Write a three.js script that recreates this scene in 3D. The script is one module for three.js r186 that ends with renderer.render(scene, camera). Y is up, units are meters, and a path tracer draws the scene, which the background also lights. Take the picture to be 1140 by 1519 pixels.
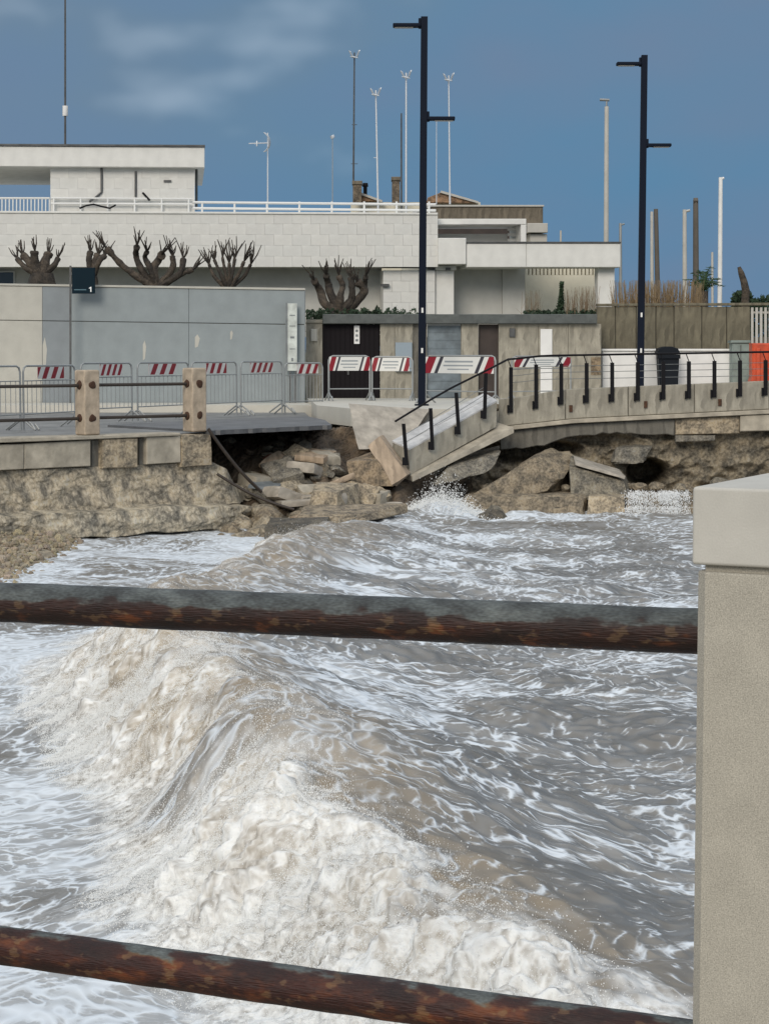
import * as THREE from 'three';
import { mergeGeometries, mergeVertices, toCreasedNormals } from 'three/addons/utils/BufferGeometryUtils.js';
import { RoundedBoxGeometry } from 'three/addons/geometries/RoundedBoxGeometry.js';
import { ImprovedNoise } from 'three/addons/math/ImprovedNoise.js';

// ------------------------------------------------------------------ camera
const PW = 1140, PH = 1519, F = 3000, EYE = 2.9, HORIZON = 520;
const PITCH = Math.atan((PH / 2 - HORIZON) / F);
const scene = new THREE.Scene();
const camera = new THREE.PerspectiveCamera(2 * Math.atan(PH / 2 / F) * 180 / Math.PI, PW / PH, 0.1, 3000);
camera.position.set(0, EYE, 0);
camera.rotation.x = -PITCH;
scene.add(camera);
const renderer = new THREE.WebGLRenderer();
renderer.toneMapping = THREE.LinearToneMapping;
renderer.toneMappingExposure = 1.13;
renderer.shadowMap.enabled = true;

// ------------------------------------------------------------------ noise
function rng(seed) { let a = seed >>> 0; return () => { a = (a + 0x6D2B79F5) >>> 0; let t = a; t = Math.imul(t ^ (t >>> 15), t | 1); t ^= t + Math.imul(t ^ (t >>> 7), t | 61); return ((t ^ (t >>> 14)) >>> 0) / 4294967296; }; }
const PERM = new Uint8Array(512), GX = new Float32Array(256), GY = new Float32Array(256);
{ const r = rng(77); const p = [...Array(256).keys()]; for (let i = 255; i > 0; i--) { const j = Math.floor(r() * (i + 1)); [p[i], p[j]] = [p[j], p[i]]; } for (let i = 0; i < 512; i++) PERM[i] = p[i & 255]; for (let i = 0; i < 256; i++) { const a = r() * 6.28318; GX[i] = Math.cos(a) * 1.5; GY[i] = Math.sin(a) * 1.5; } }
function n2(x, y, per = 256) {
  const fx = Math.floor(x), fy = Math.floor(y), tx = x - fx, ty = y - fy;
  let x0, x1, y0, y1;
  if (per === 256) { x0 = fx & 255; x1 = (x0 + 1) & 255; y0 = fy & 255; y1 = (y0 + 1) & 255; }
  else { x0 = ((fx % per) + per) % per & 255; x1 = (x0 + 1) % per & 255; y0 = ((fy % per) + per) % per & 255; y1 = (y0 + 1) % per & 255; }
  const u = tx * tx * tx * (tx * (tx * 6 - 15) + 10), v = ty * ty * ty * (ty * (ty * 6 - 15) + 10);
  const a = PERM[PERM[x0] + y0], b = PERM[PERM[x1] + y0], c = PERM[PERM[x0] + y1], d = PERM[PERM[x1] + y1];
  const A = GX[a] * tx + GY[a] * ty, B = GX[b] * (tx - 1) + GY[b] * ty, C = GX[c] * tx + GY[c] * (ty - 1), E = GX[d] * (tx - 1) + GY[d] * (ty - 1);
  return A + (B - A) * u + (C + (E - C) * u - A - (B - A) * u) * v;
}
function fbm(x, y, o = 4, per = 256) { let s = 0, a = .5, f = 1; for (let i = 0; i < o; i++) { s += a * n2(x * f + i * 17, y * f + i * 31, Math.min(256, per * f)); a *= .5; f *= 2; } return s; }
const IN = new ImprovedNoise();
const n3 = (x, y, z) => IN.noise(x + 100, y + 100, z + 100);
function fbm3(x, y, z, o = 4) { let s = 0, a = .5, f = 1; for (let i = 0; i < o; i++) { s += a * n3(x * f, y * f, z * f + i * 7.3); a *= .5; f *= 2.03; } return s; }
const clamp = (x, a = 0, b = 1) => x < a ? a : x > b ? b : x;
const ss = (a, b, x) => { const t = clamp((x - a) / (b - a)); return t * t * (3 - 2 * t); };
const lerp = (a, b, t) => a + (b - a) * t;

// ------------------------------------------------------------------ sky: a dark blue storm front inland, lighter broken cloud deck overhead
{
  const w = 2048, h = 1024, d = new Float32Array(w * h * 4);
  for (let j = 0; j < h; j++) {
    const el = ((j + .5) / h - .5) * 180;
    for (let i = 0; i < w; i++) {
      const az = ((i + .5) / w - .5) * 360;           // -z is az = -90
      const da = ((az + 90 + 540) % 360) - 180;        // degrees right of the view axis
      const cs = Math.cos(da * Math.PI / 180), sn = Math.sin(da * Math.PI / 180), ce = Math.cos(el * Math.PI / 180);
      const X = sn * ce, Z = cs * ce, Y = Math.sin(el * Math.PI / 180);
      const cl = fbm3(X * 7, Y * 17, Z * 7, 5), c2 = fbm3(X * 3 + 9, Y * 5, Z * 3, 4);
      let up = ss(8.5, 38, el + cl * 15 + c2 * 10 - da * .6 * ss(40, 12, Math.abs(da)));   // the cloud edge is higher to the right of the view
      up = Math.max(up, .85 * ss(70, 150, Math.abs(da)) * ss(-4, 14, el + cl * 10));
      const m = .92 + cl * .5 + c2 * .25;
      let r = lerp(.037 * (1 + cl * 1.6), .76 * m, up), g = lerp(.114 * (1 + cl * 1.2), .8 * m, up), b = lerp(.21 * (1 + cl * .9), .85 * m, up);
      const low = ss(9, 0, el) * (1 - up); r *= 1 - .05 * low; g *= 1 - .03 * low;
      if (el < -1) { const t = ss(-1, -8, el); r = lerp(r, .16, t); g = lerp(g, .15, t); b = lerp(b, .14, t); }
      const k = (j * w + i) * 4; d[k] = Math.max(.01, r); d[k + 1] = Math.max(.02, g); d[k + 2] = Math.max(.03, b); d[k + 3] = 1;
    }
  }
  const t = new THREE.DataTexture(d, w, h, THREE.RGBAFormat, THREE.FloatType);
  t.mapping = THREE.EquirectangularReflectionMapping; t.magFilter = t.minFilter = THREE.LinearFilter; t.needsUpdate = true;
  scene.background = t; scene.environment = t;
}
const sun = new THREE.DirectionalLight(0xfff3e2, 1.5);
sun.position.set(-15, 26, 16); sun.target.position.set(0, 0, -30);
sun.castShadow = true; sun.shadow.radius = 45; sun.shadow.mapSize.set(2048, 2048);
Object.assign(sun.shadow.camera, { left: -40, right: 40, top: 40, bottom: -40, near: 1, far: 140 });
scene.add(sun, sun.target);

// ------------------------------------------------------------------ pixel -> place
const V = (x, y, z) => new THREE.Vector3(x, y, z);
const cP = Math.cos(PITCH), sP = Math.sin(PITCH);
function ray(px, py) { const u = (px - PW / 2) / F, v = (PH / 2 - py) / F; const y = v * cP - sP, z = -cP - v * sP; return [u / -z, y / -z]; }   // per metre of depth
function W(px, py, D) { const [a, b] = ray(px, py); return V(a * D, EYE + b * D, -D); }
function onY(px, py, y) { const [, b] = ray(px, py); return W(px, py, (y - EYE) / b); }
const planX = (px, D) => (px - PW / 2) / F * D;

// ------------------------------------------------------------------ textures
function tex(size, fn, srgb, w = size, h = size) {
  const d = new Uint8Array(w * h * 4);
  for (let j = 0; j < h; j++) for (let i = 0; i < w; i++) { const c = fn(i / w, j / h), k = (j * w + i) * 4; d[k] = clamp(c[0]) * 255; d[k + 1] = clamp(c[1]) * 255; d[k + 2] = clamp(c[2]) * 255; d[k + 3] = 255; }
  const t = new THREE.DataTexture(d, w, h); t.wrapS = t.wrapT = THREE.RepeatWrapping; t.magFilter = THREE.LinearFilter; t.minFilter = THREE.LinearMipmapLinearFilter; t.generateMipmaps = true;
  if (srgb) t.colorSpace = THREE.SRGBColorSpace; t.needsUpdate = true; return t;
}
const T = {};
const g3 = v => [v, v, v];
T.mottle = tex(512, (u, v) => { const a = fbm(u * 4, v * 4, 5, 4), b = n2(u * 128, v * 128, 128), c = fbm(u * 12 + 3, v * 12, 3, 12); const k = .88 + a * .22 + b * .05 + c * .08; return [k, k * .995, k * .985]; }, true);
T.soft = tex(512, (u, v) => { const a = fbm(u * 3, v * 3, 5, 3), b = n2(u * 128, v * 128, 128); const k = .95 + a * .07 + b * .02; return [k, k, k * .993]; }, true);
T.streak = tex(512, (u, v) => { const b = fbm(u * 4, v * 4, 5, 4), c = n2(u * 128, v * 128, 128), a = n2(u * 11 + b * .7, v * 2, 2) ; const s = ss(.15, .5, a + b * .6) * (.5 + b); const k = .9 + b * .2 + c * .05 - s * .22 + .05 * n2(u * 30 + b, v * 3, 3); return [k, k * .985, k * .95]; }, true);
T.rock = tex(512, (u, v) => { const a = fbm(u * 6, v * 6, 5, 6), b = Math.abs(fbm(u * 10 + 5, v * 10, 4, 10)), c = n2(u * 100, v * 100, 100), e = fbm(u * 28, v * 28 + 9, 4, 28), w = ss(.3, .5, fbm(u * 18 + 4, v * 18, 3, 18)); const k = .8 + a * .5 + b * .22 + c * .12 + e * .35 + w * .12; return [k, k * (.985 - .04 * a), k * (.95 - .1 * a)]; }, true);
T.granite = tex(512, (u, v) => { const b = n2(u * 170, v * 170, 170), c = n2(u * 90 + 3, v * 90, 90), a = fbm(u * 5, v * 5, 4, 5); const k = .9 + b * .12 + c * .08 + a * .05 - (c > .42 ? .12 : 0); return [k, k * .99, k * .965]; }, true);
T.grainB = tex(512, (u, v) => g3(.5 + n2(u * 110, v * 110, 110) * .35 + fbm(u * 20, v * 20, 4, 20) * .6));
T.rockB = tex(512, (u, v) => g3(.5 + fbm(u * 8, v * 8, 5, 8) * .9 + n2(u * 64, v * 64, 64) * .12));
const rustTex = (edge, bare) => tex(1024, (u, v) => {   // u along the pipe, v round it
  const a = fbm(u * 16, v * 4, 5, 4), b = fbm(u * 40 + 5, v * 8 + 2, 4, 8), c = n2(u * 300, v * 60, 60);
  let r = .16 + a * .16 + c * .03 + bare * .03, g = .075 + a * .075 + c * .02, bb = .05 + a * .03 + c * .02;
  const o = ss(.12 - bare * .2, .42, b + a * .4); r = lerp(r, .46 + a * .2, o * .6); g = lerp(g, .26 + a * .1, o * .6); bb = lerp(bb, .12, o * .6);
  const p = ss(.16, .34, fbm(u * 60, v * 10 + 6, 4, 10) + a * .35); r = lerp(r, .5, p * .45); g = lerp(g, .43, p * .45); bb = lerp(bb, .3, p * .45);
  const k = ss(edge, edge + .12, Math.sin(v * 6.283) * .5 + .5 + b * .24 + a * .22);   // the old paint that is left on the upper side, with its torn edge
  const pt = .29 + b * .2 + c * .07 + a * .07; r = lerp(r, pt * .93, k * .94); g = lerp(g, pt * 1.02, k * .94); bb = lerp(bb, pt * 1.03, k * .94);
  return [r, g, bb];
}, true, 2048, 512);
T.rust = rustTex(.58, 0); T.rustBare = rustTex(.9, 1);
function canv(w, h, draw) { const c = document.createElement('canvas'); c.width = w; c.height = h; draw(c.getContext('2d'), w, h); const t = new THREE.CanvasTexture(c); t.colorSpace = THREE.SRGBColorSpace; return t; }
function mat(r, g, b, o = {}) { const m = new THREE.MeshStandardMaterial({ roughness: .85, ...o }); m.color.setRGB(r, g, b); m.side = THREE.DoubleSide; return m; }
const dull = (r, g, b, rough = .6) => { const m = new THREE.MeshPhysicalMaterial({ roughness: rough, specularIntensity: .25, side: THREE.DoubleSide }); m.color.setRGB(r, g, b); return m; };
const cm = (r, g, b, map, bump, bs = .004, o = {}) => mat(r, g, b, { map: T[map], ...(bump ? { bumpMap: T[bump], bumpScale: bs } : {}), ...o });
const M = {
  block: [cm(.8, .8, .78, 'soft', 'grainB', .002), cm(.785, .79, .775, 'soft', 'grainB', .002), cm(.815, .815, .795, 'soft', 'grainB', .002), cm(.775, .775, .76, 'soft', 'grainB', .002)],
  plaster: cm(.83, .83, .81, 'soft', 'grainB', .001), joint: cm(.68, .68, .66, 'soft'),
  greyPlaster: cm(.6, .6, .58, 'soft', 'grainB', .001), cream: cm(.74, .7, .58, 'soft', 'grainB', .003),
  greyPaint: cm(.3, .34, .36, 'soft', 'grainB', .001), greyPaint2: cm(.27, .3, .325, 'soft', 'grainB', .001),
  rawWall: cm(.53, .52, .475, 'soft', 'grainB', .003), concrete: cm(.42, .405, .36, 'streak', 'grainB', .004), concreteWarm: cm(.46, .395, .305, 'rock', 'rockB', .01),
  concreteDark: cm(.2, .195, .18, 'streak', 'rockB', .01), coping: cm(.13, .145, .145, 'mottle'), fence: cm(.2, .185, .14, 'streak', 'grainB', .004),
  kerbstone: cm(.52, .475, .39, 'mottle', 'rockB', .006), post: cm(.55, .455, .35, 'mottle', 'rockB', .005),
  granite: cm(.52, .5, .45, 'granite', 'grainB', .0004), graniteCap: cm(.56, .545, .505, 'soft', 'grainB', .0002),
  rockTan: [cm(.35, .3, .235, 'rock', 'rockB', .02), cm(.3, .255, .195, 'rock', 'rockB', .02), cm(.4, .355, .285, 'rock', 'rockB', .02), cm(.28, .26, .22, 'rock', 'rockB', .02)],
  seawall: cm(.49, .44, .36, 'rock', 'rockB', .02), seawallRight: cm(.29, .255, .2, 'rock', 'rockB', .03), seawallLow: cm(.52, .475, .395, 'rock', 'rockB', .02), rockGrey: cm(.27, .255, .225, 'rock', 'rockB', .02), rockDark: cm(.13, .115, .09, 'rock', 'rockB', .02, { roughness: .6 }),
  earth: cm(.17, .13, .095, 'rock', 'rockB', .03), brickRed: cm(.33, .15, .1, 'rock', 'rockB', .01), slate: cm(.25, .28, .3, 'mottle', 'grainB', .003, { roughness: .5 }),
  asphalt: cm(.15, .155, .165, 'mottle', 'grainB', .004, { roughness: .55 }), asphaltOld: cm(.24, .245, .245, 'mottle', 'grainB', .004, { roughness: .6 }), paving: cm(.62, .6, .54, 'soft', 'grainB', .003, { roughness: .6 }), land: cm(.2, .2, .14, 'mottle'),
  slabTop: cm(.66, .66, .66, 'mottle', 'grainB', .001, { roughness: .35 }), slabPale: cm(.5, .46, .4, 'mottle', 'rockB', .006), beamPink: cm(.5, .4, .31, 'streak', 'rockB', .006), blockBrown: cm(.3, .235, .165, 'rock', 'rockB', .01),
  navy: dull(.005, .009, .02), black: dull(.01, .01, .012), blackRail: dull(.009, .009, .011), cable: mat(.25, .26, .26, { metalness: .7, roughness: .4 }),
  rust: mat(1, 1, 1, { map: T.rust, bumpMap: T.grainB, bumpScale: .002, roughness: .62 }), rustBare: mat(1, 1, 1, { map: T.rustBare, bumpMap: T.grainB, bumpScale: .002, roughness: .62 }), rustPlain: cm(.085, .04, .022, 'rock', 'rockB', .004), pipeDark: cm(.05, .038, .03, 'mottle', 'grainB', .001, { roughness: .6 }),
  galv: cm(.36, .375, .38, 'soft', null, 0, { metalness: .3, roughness: .5 }), galvDark: cm(.13, .135, .14, 'mottle', null, 0, { metalness: .4, roughness: .5 }), whiteMetal: mat(.74, .75, .74, { roughness: .5 }), alu: mat(.7, .72, .74, { metalness: .5, roughness: .4 }),
  gate: dull(.01, .008, .01), brownDoor: cm(.05, .035, .03, 'mottle', null, 0, { roughness: .6 }), blueDoor: cm(.2, .25, .29, 'mottle', null, 0, { roughness: .5 }), boxGrey: mat(.26, .32, .37, { roughness: .5 }), cabinet: cm(.28, .35, .33, 'mottle', null, 0, { roughness: .6 }),
  white: cm(.88, .88, .88, 'soft', 'grainB', .0005), redPlastic: cm(.66, .095, .035, 'mottle', null, 0, { roughness: .4 }), bin: dull(.01, .013, .018),
  bark: cm(.06, .05, .042, 'rock', 'rockB', .02), barkLight: cm(.095, .078, .064, 'rock', 'rockB', .02), glassDark: mat(.05, .07, .09, { roughness: .08 }), roofTile: cm(.37, .24, .16, 'rock', 'rockB', .01), stained: cm(.21, .185, .15, 'streak', 'rockB', .01), brickChim: cm(.2, .165, .13, 'rock', 'rockB', .01),
  hedge: mat(.03, .055, .03, { roughness: .9 }), conifer: mat(.025, .05, .022, { roughness: .9 }), dryTwig: mat(.27, .2, .13, { roughness: .95 }), reed: mat(.3, .22, .13, { roughness: .95 }), palm: mat(.045, .09, .035, { roughness: .8 }), woodPole: cm(.13, .115, .1, 'soft'), dirtyWhite: cm(.55, .535, .5, 'soft'),
  pebble: cm(.5, .45, .37, 'rock', 'rockB', .004),
};

// ------------------------------------------------------------------ building helpers
const taken = new Map();
function numbered(n) { const k = taken.get(n) || 0; taken.set(n, k + 1); return k ? n + '_' + String(k).padStart(3, '0') : n; }
const ORG = new WeakMap();
function thing(name, label, category, p = V(0, 0, 0), group) { const o = new THREE.Group(); o.name = numbered(name); o.position.copy(p); o.userData = { label, category }; if (group) o.userData.group = group; scene.add(o); ORG.set(o, p.clone()); return o; }
function sh(m) { m.castShadow = m.receiveShadow = true; return m; }
function part(name, geo, m, parent) { const o = ORG.get(parent); geo.translate(-o.x, -o.y, -o.z); const me = sh(new THREE.Mesh(geo, m)); me.name = name; parent.add(me); ORG.set(me, o); return me; }
function one(name, label, category, geo, m, group) { geo.computeBoundingBox(); const b = geo.boundingBox, p = V((b.min.x + b.max.x) / 2, b.min.y, (b.min.z + b.max.z) / 2); geo.translate(-p.x, -p.y, -p.z); const me = sh(new THREE.Mesh(geo, m)); me.position.copy(p); me.name = numbered(name); me.userData = { label, category }; if (group) me.userData.group = group; scene.add(me); ORG.set(me, p); return me; }
function struct(name, geo, m) { const me = sh(new THREE.Mesh(geo, m)); me.name = numbered(name); me.userData.kind = 'structure'; scene.add(me); ORG.set(me, V(0, 0, 0)); return me; }
function uvBox(g, s = 1.3) {
  if (g.index) g = g.toNonIndexed(); g.computeVertexNormals === undefined; if (!g.attributes.normal) g.computeVertexNormals();
  const p = g.attributes.position, uv = new Float32Array(p.count * 2); const a = V(), b = V(), c = V();
  for (let i = 0; i < p.count; i += 3) {
    a.fromBufferAttribute(p, i); b.fromBufferAttribute(p, i + 1); c.fromBufferAttribute(p, i + 2);
    const n = b.clone().sub(a).cross(c.clone().sub(a)); const ax = Math.abs(n.x), ay = Math.abs(n.y), az = Math.abs(n.z);
    for (let k = 0; k < 3; k++) { const x = p.getX(i + k), y = p.getY(i + k), z = p.getZ(i + k); const [u, v] = az >= ax && az >= ay ? [x, y] : ax >= ay ? [z, y] : [x, z]; uv[(i + k) * 2] = u / s + .37; uv[(i + k) * 2 + 1] = v / s + .21; }
  }
  g.setAttribute('uv', new THREE.BufferAttribute(uv, 2)); return g;
}
function hexa(p, s) {   // p: 8 corners, front face (bl, br, tr, tl) then back face
  const f = [[0, 1, 2, 3], [5, 4, 7, 6], [4, 0, 3, 7], [1, 5, 6, 2], [3, 2, 6, 7], [4, 5, 1, 0]]; const a = [];
  for (const [i, j, k, l] of f) for (const q of [i, j, k, i, k, l]) a.push(p[q].x, p[q].y, p[q].z);
  const g = new THREE.BufferGeometry(); g.setAttribute('position', new THREE.Float32BufferAttribute(a, 3)); g.computeVertexNormals(); return uvBox(g, s);
}
function chunkHexa(p, s, amp = .03, sub = 5, seed = 1) {   // a hexahedron with worn, chipped faces
  const f = [[0, 1, 2, 3], [5, 4, 7, 6], [4, 0, 3, 7], [1, 5, 6, 2], [3, 2, 6, 7], [4, 5, 1, 0]]; const a = []; const c = p.reduce((s, q) => s.add(q), V()).multiplyScalar(1 / 8);
  const pt = (F4, u, v) => { const q = p[F4[0]].clone().multiplyScalar((1 - u) * (1 - v)).addScaledVector(p[F4[1]], u * (1 - v)).addScaledVector(p[F4[2]], u * v).addScaledVector(p[F4[3]], (1 - u) * v); const e = (u === 0 || u === 1 ? 1 : 0) + (v === 0 || v === 1 ? 1 : 0); const n = fbm3(q.x * 2.6 + seed, q.y * 2.6, q.z * 2.6, 3) * 1.6 - .25; return q.addScaledVector(q.clone().sub(c).normalize(), amp * (n - e * (.5 + n3(q.x * 6, q.y * 6, q.z * 6 + seed)))); };
  for (const q of f) for (let i = 0; i < sub; i++) for (let j = 0; j < sub; j++) { const A = pt(q, i / sub, j / sub), B = pt(q, (i + 1) / sub, j / sub), C = pt(q, (i + 1) / sub, (j + 1) / sub), E = pt(q, i / sub, (j + 1) / sub); for (const w of [A, B, C, A, C, E]) a.push(w.x, w.y, w.z); }
  let g = new THREE.BufferGeometry(); g.setAttribute('position', new THREE.Float32BufferAttribute(a, 3)); g.computeVertexNormals(); g = uvBox(g, s); return toCreasedNormals(g, .6);
}
function boxC(x0, x1, y0, y1, z0, z1, s) { const g = new THREE.BoxGeometry(Math.abs(x1 - x0), Math.abs(y1 - y0), Math.abs(z1 - z0)); g.translate((x0 + x1) / 2, (y0 + y1) / 2, (z0 + z1) / 2); return uvBox(g, s); }
function rbox(w, h, d, r, seg = 2, s) { return uvBox(new RoundedBoxGeometry(w, h, d, seg, r), s); }
class Frame {   // an upright plane in the place; pixels are intersected with it, things are built in its metres
  constructor(pa, da, pb, db) { this.A = V(planX(pa, da), 0, -da); const B = V(planX(pb, db), 0, -db); this.e = B.sub(this.A).normalize(); this.n = V(this.e.z, 0, -this.e.x); if (this.n.z > 0) this.n.negate(); this.m = new THREE.Matrix4().makeBasis(this.e, V(0, 1, 0), this.n.clone().negate()); this.m.setPosition(this.A); this.inv = this.m.clone().invert(); }
  at(px, py, w = 0) { const d = V(...(([a, b]) => [a, b, -1])(ray(px, py))); const O = V(0, EYE, 0); const P0 = this.A.clone().addScaledVector(this.n, w); const t = P0.clone().sub(O).dot(this.n) / d.dot(this.n); return O.addScaledVector(d, t); }
  loc(px, py, w = 0) { return this.at(px, py, w).applyMatrix4(this.inv); }
  prism(pts, w0, w1, { bevel = 0, s = 1.3 } = {}) { const q = pts.map(([x, y]) => { const l = this.loc(x, y, w0); return new THREE.Vector2(l.x, l.y); }); const g0 = new THREE.ExtrudeGeometry(new THREE.Shape(q), { depth: w1 - w0 - 2 * bevel, bevelEnabled: bevel > 0, bevelSize: bevel, bevelThickness: bevel, bevelOffset: -bevel, bevelSegments: 1, curveSegments: 4 }); g0.translate(0, 0, -w1 + bevel); return uvBox(g0, s).applyMatrix4(this.m); }
  box(x0, y0, x1, y1, w0, w1, o) { return this.prism([[x0, y1], [x1, y1], [x1, y0], [x0, y0]], w0, w1, o); }
  lbox(u0, u1, v0, v1, w0, w1, s) { return boxC(u0, u1, v0, v1, -w1, -w0, s).applyMatrix4(this.m); }
  base(px, w, y) { const p = this.at(px, HORIZON, w); return V(p.x, y, p.z); }
}
function tube(pts, rad, seg = 8, { caps = true, uvl = 0, wob = 0, noise = 9 } = {}) {   // swept tapered tube
  const n = pts.length, R = i => Array.isArray(rad) ? rad[i] : rad; const pos = [], uv = [], idx = []; let up = null, L = 0;
  for (let i = 0; i < n; i++) {
    const t = pts[Math.min(n - 1, i + 1)].clone().sub(pts[Math.max(0, i - 1)]).normalize();
    if (!up) { up = Math.abs(t.y) > .9 ? V(0, 0, 1) : V(0, 1, 0); } up.addScaledVector(t, -up.dot(t)).normalize(); const s = t.clone().cross(up);
    if (i) L += pts[i].distanceTo(pts[i - 1]);
    for (let k = 0; k <= seg; k++) { const a = k / seg * Math.PI * 2; const d = up.clone().multiplyScalar(Math.sin(a)).addScaledVector(s, Math.cos(a)); const q = pts[i].clone(); let r = R(i); if (wob) { const e = q.clone().addScaledVector(d, r); r *= 1 + wob * n3(e.x * noise, e.y * noise, e.z * noise); } q.addScaledVector(d, r); pos.push(q.x, q.y, q.z); uv.push(uvl ? L / uvl : L / 1.0, uvl ? k / seg : k / seg * Math.max(.05, R(i) * 6)); }
  }
  for (let i = 0; i < n - 1; i++) for (let k = 0; k < seg; k++) { const a = i * (seg + 1) + k, b = a + seg + 1; idx.push(a, a + 1, b, a + 1, b + 1, b); }
  if (caps) for (const [i, f] of [[0, 1], [n - 1, 0]]) { const c = pos.length / 3; pos.push(pts[i].x, pts[i].y, pts[i].z); uv.push(.5, .5); for (let k = 0; k < seg; k++) { const a = i * (seg + 1) + k; f ? idx.push(c, a + 1, a) : idx.push(c, a, a + 1); } }
  const g = new THREE.BufferGeometry(); g.setAttribute('position', new THREE.Float32BufferAttribute(pos, 3)); g.setAttribute('uv', new THREE.Float32BufferAttribute(uv, 2)); g.setIndex(idx); g.computeVertexNormals(); return g.toNonIndexed();
}
const bar = (a, b, r, seg = 6) => tube([a, b], r, seg);
const vbar = (px, y0, y1, D, rpx) => bar(W(px, y1, D), W(px, y0, D), rpx * D / F);
function grid(nu, nv, fn, s = 1.5) { const pos = [], uv = [], idx = []; for (let j = 0; j <= nv; j++) for (let i = 0; i <= nu; i++) { const p = fn(i / nu, j / nv); pos.push(p.x, p.y, p.z); p.u === undefined ? uv.push((p.x + p.z * .6) / s, (p.y + p.z * .3) / s) : uv.push(p.u / s, p.v / s); } for (let j = 0; j < nv; j++) for (let i = 0; i < nu; i++) { const a = j * (nu + 1) + i, b = a + nu + 1; idx.push(a, a + 1, b, a + 1, b + 1, b); } const g = new THREE.BufferGeometry(); g.setAttribute('position', new THREE.Float32BufferAttribute(pos, 3)); g.setAttribute('uv', new THREE.Float32BufferAttribute(uv, 2)); g.setIndex(idx); g.computeVertexNormals(); return g; }
function rockGeo(seed, sx, sy, sz, det = 3) {
  const r = rng(seed), pl = []; for (let i = 0; i < 11; i++) { const n = V(r() - .5, r() - .5, r() - .5).normalize(); pl.push([n, .62 + r() * .3]); }
  let g = mergeVertices(new THREE.IcosahedronGeometry(1, det).deleteAttribute('normal').deleteAttribute('uv'), 1e-4); const p = g.attributes.position, d = V();
  for (let i = 0; i < p.count; i++) { d.fromBufferAttribute(p, i).normalize(); let h = 1; for (const [n, o] of pl) { const q = n.dot(d); if (q > 0) h = Math.min(h, o / q); } h *= 1 + .14 * fbm3(d.x * 2.4 + seed, d.y * 2.4, d.z * 2.4, 3) + .05 * n3(d.x * 7, d.y * 7 + seed, d.z * 7); p.setXYZ(i, d.x * h * sx, d.y * h * sy, d.z * h * sz); }
  g.computeVertexNormals(); g = uvBox(g, 1); return toCreasedNormals(g, .5);
}

// ------------------------------------------------------------------ the sea
// crest line of the breaking wave: [distance, x, height, breaking]
const CREST = [[5.0, 2.6, .22, .9], [7.0, 1.3, .27, .95], [7.8, .84, .3, 1], [8.6, .42, .35, 1], [9.6, -.06, .43, 1], [10.5, -.34, .54, .95], [11.3, -.46, .66, .4], [12.3, -.66, .66, .3], [13.4, -.98, .6, .75], [14.8, -1.4, .6, .95], [16.8, -2.0, .56, .8], [19, -2.15, .46, .5], [22, -1.65, .42, .5], [25, -1.2, .46, .55], [28, -.75, .38, .4], [31, -.2, .18, .3], [36, .6, .03, .1], [44, 2, 0, 0]];
function crest(D) { let i = 0; while (i < CREST.length - 2 && CREST[i + 1][0] < D) i++; const a = CREST[Math.max(0, i - 1)], b = CREST[i], c = CREST[i + 1], d = CREST[Math.min(CREST.length - 1, i + 2)]; const t = clamp((D - b[0]) / (c[0] - b[0])), t2 = t * t, t3 = t2 * t; const h = k => .5 * (2 * b[k] + (c[k] - a[k]) * t + (2 * a[k] - 5 * b[k] + 4 * c[k] - d[k]) * t2 + (3 * b[k] - a[k] - 3 * c[k] + d[k]) * t3); return [h(1), 1.22 * Math.max(0, h(2)), clamp(h(3))]; }
const CR = []; for (let i = 0; i <= 900; i++) CR.push(crest(i * .05));
function crestAt(D) { const f = clamp(D / .05, 0, 899), i = Math.floor(f), t = f - i, a = CR[i], b = CR[i + 1]; return [lerp(a[0], b[0], t), lerp(a[1], b[1], t), lerp(a[2], b[2], t), (b[0] - a[0]) / .05]; }
function waveS(x, D) { const c = crestAt(D); const wob = .16 * n2(D * 1.1, 4.7) + .07 * n2(D * 3, 9.2); return [(x - c[0] + wob) / Math.sqrt(1 + Math.min(.6, c[3] * c[3])), c[1], c[2]]; }
function seaH(x, D) {   // the body of the water
  const [s, A] = waveS(x, D), side = ss(-1.4, .3, s); let h = 0;
  h += (.05 + .05 * side) * fbm(x * .5 + 3, D * .42 + 1, 2) * 1.3 + .05 * n2(x * 1.3 + D * .3, D * 1.1) * (.45 + side * .8);
  h += (.35 + .75 * side) * (.045 * (.5 - Math.abs(n2(x * 1.9 + 7, D * 1.7))) + .03 * (.5 - Math.abs(n2(x * 4.1 + 2, D * 3.7)))) + .009 * n2(x * 8 + 2, D * 7);
  h += s >= 0 ? A * Math.exp(-Math.pow(s / 1.35, 1.5)) : A * Math.exp(-Math.pow(-s / .55, 2.4));
  const sx = x - 1.05, sd = D - 34.7; if (Math.abs(sx) < 2 && Math.abs(sd) < 2.5) h += .26 * Math.exp(-sx * sx / .4 - sd * sd / .5) * (.8 + .5 * n2(x * 3, D * 2.4) + .22 * n2(x * 8, D * 6));
  return h - .08 * A * Math.exp(-Math.pow((s + 1.7) / .7, 2));
}
function lipAt(x, D) { const [s, A, br] = waveS(x, D); return br * ss(-1.2, -.6, s) * ss(.3, -.18, s) * ss(.1, .35, A); }
const puff = (x, y, z) => Math.abs(n3(x, y, z)) * 2 - .42;
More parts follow.
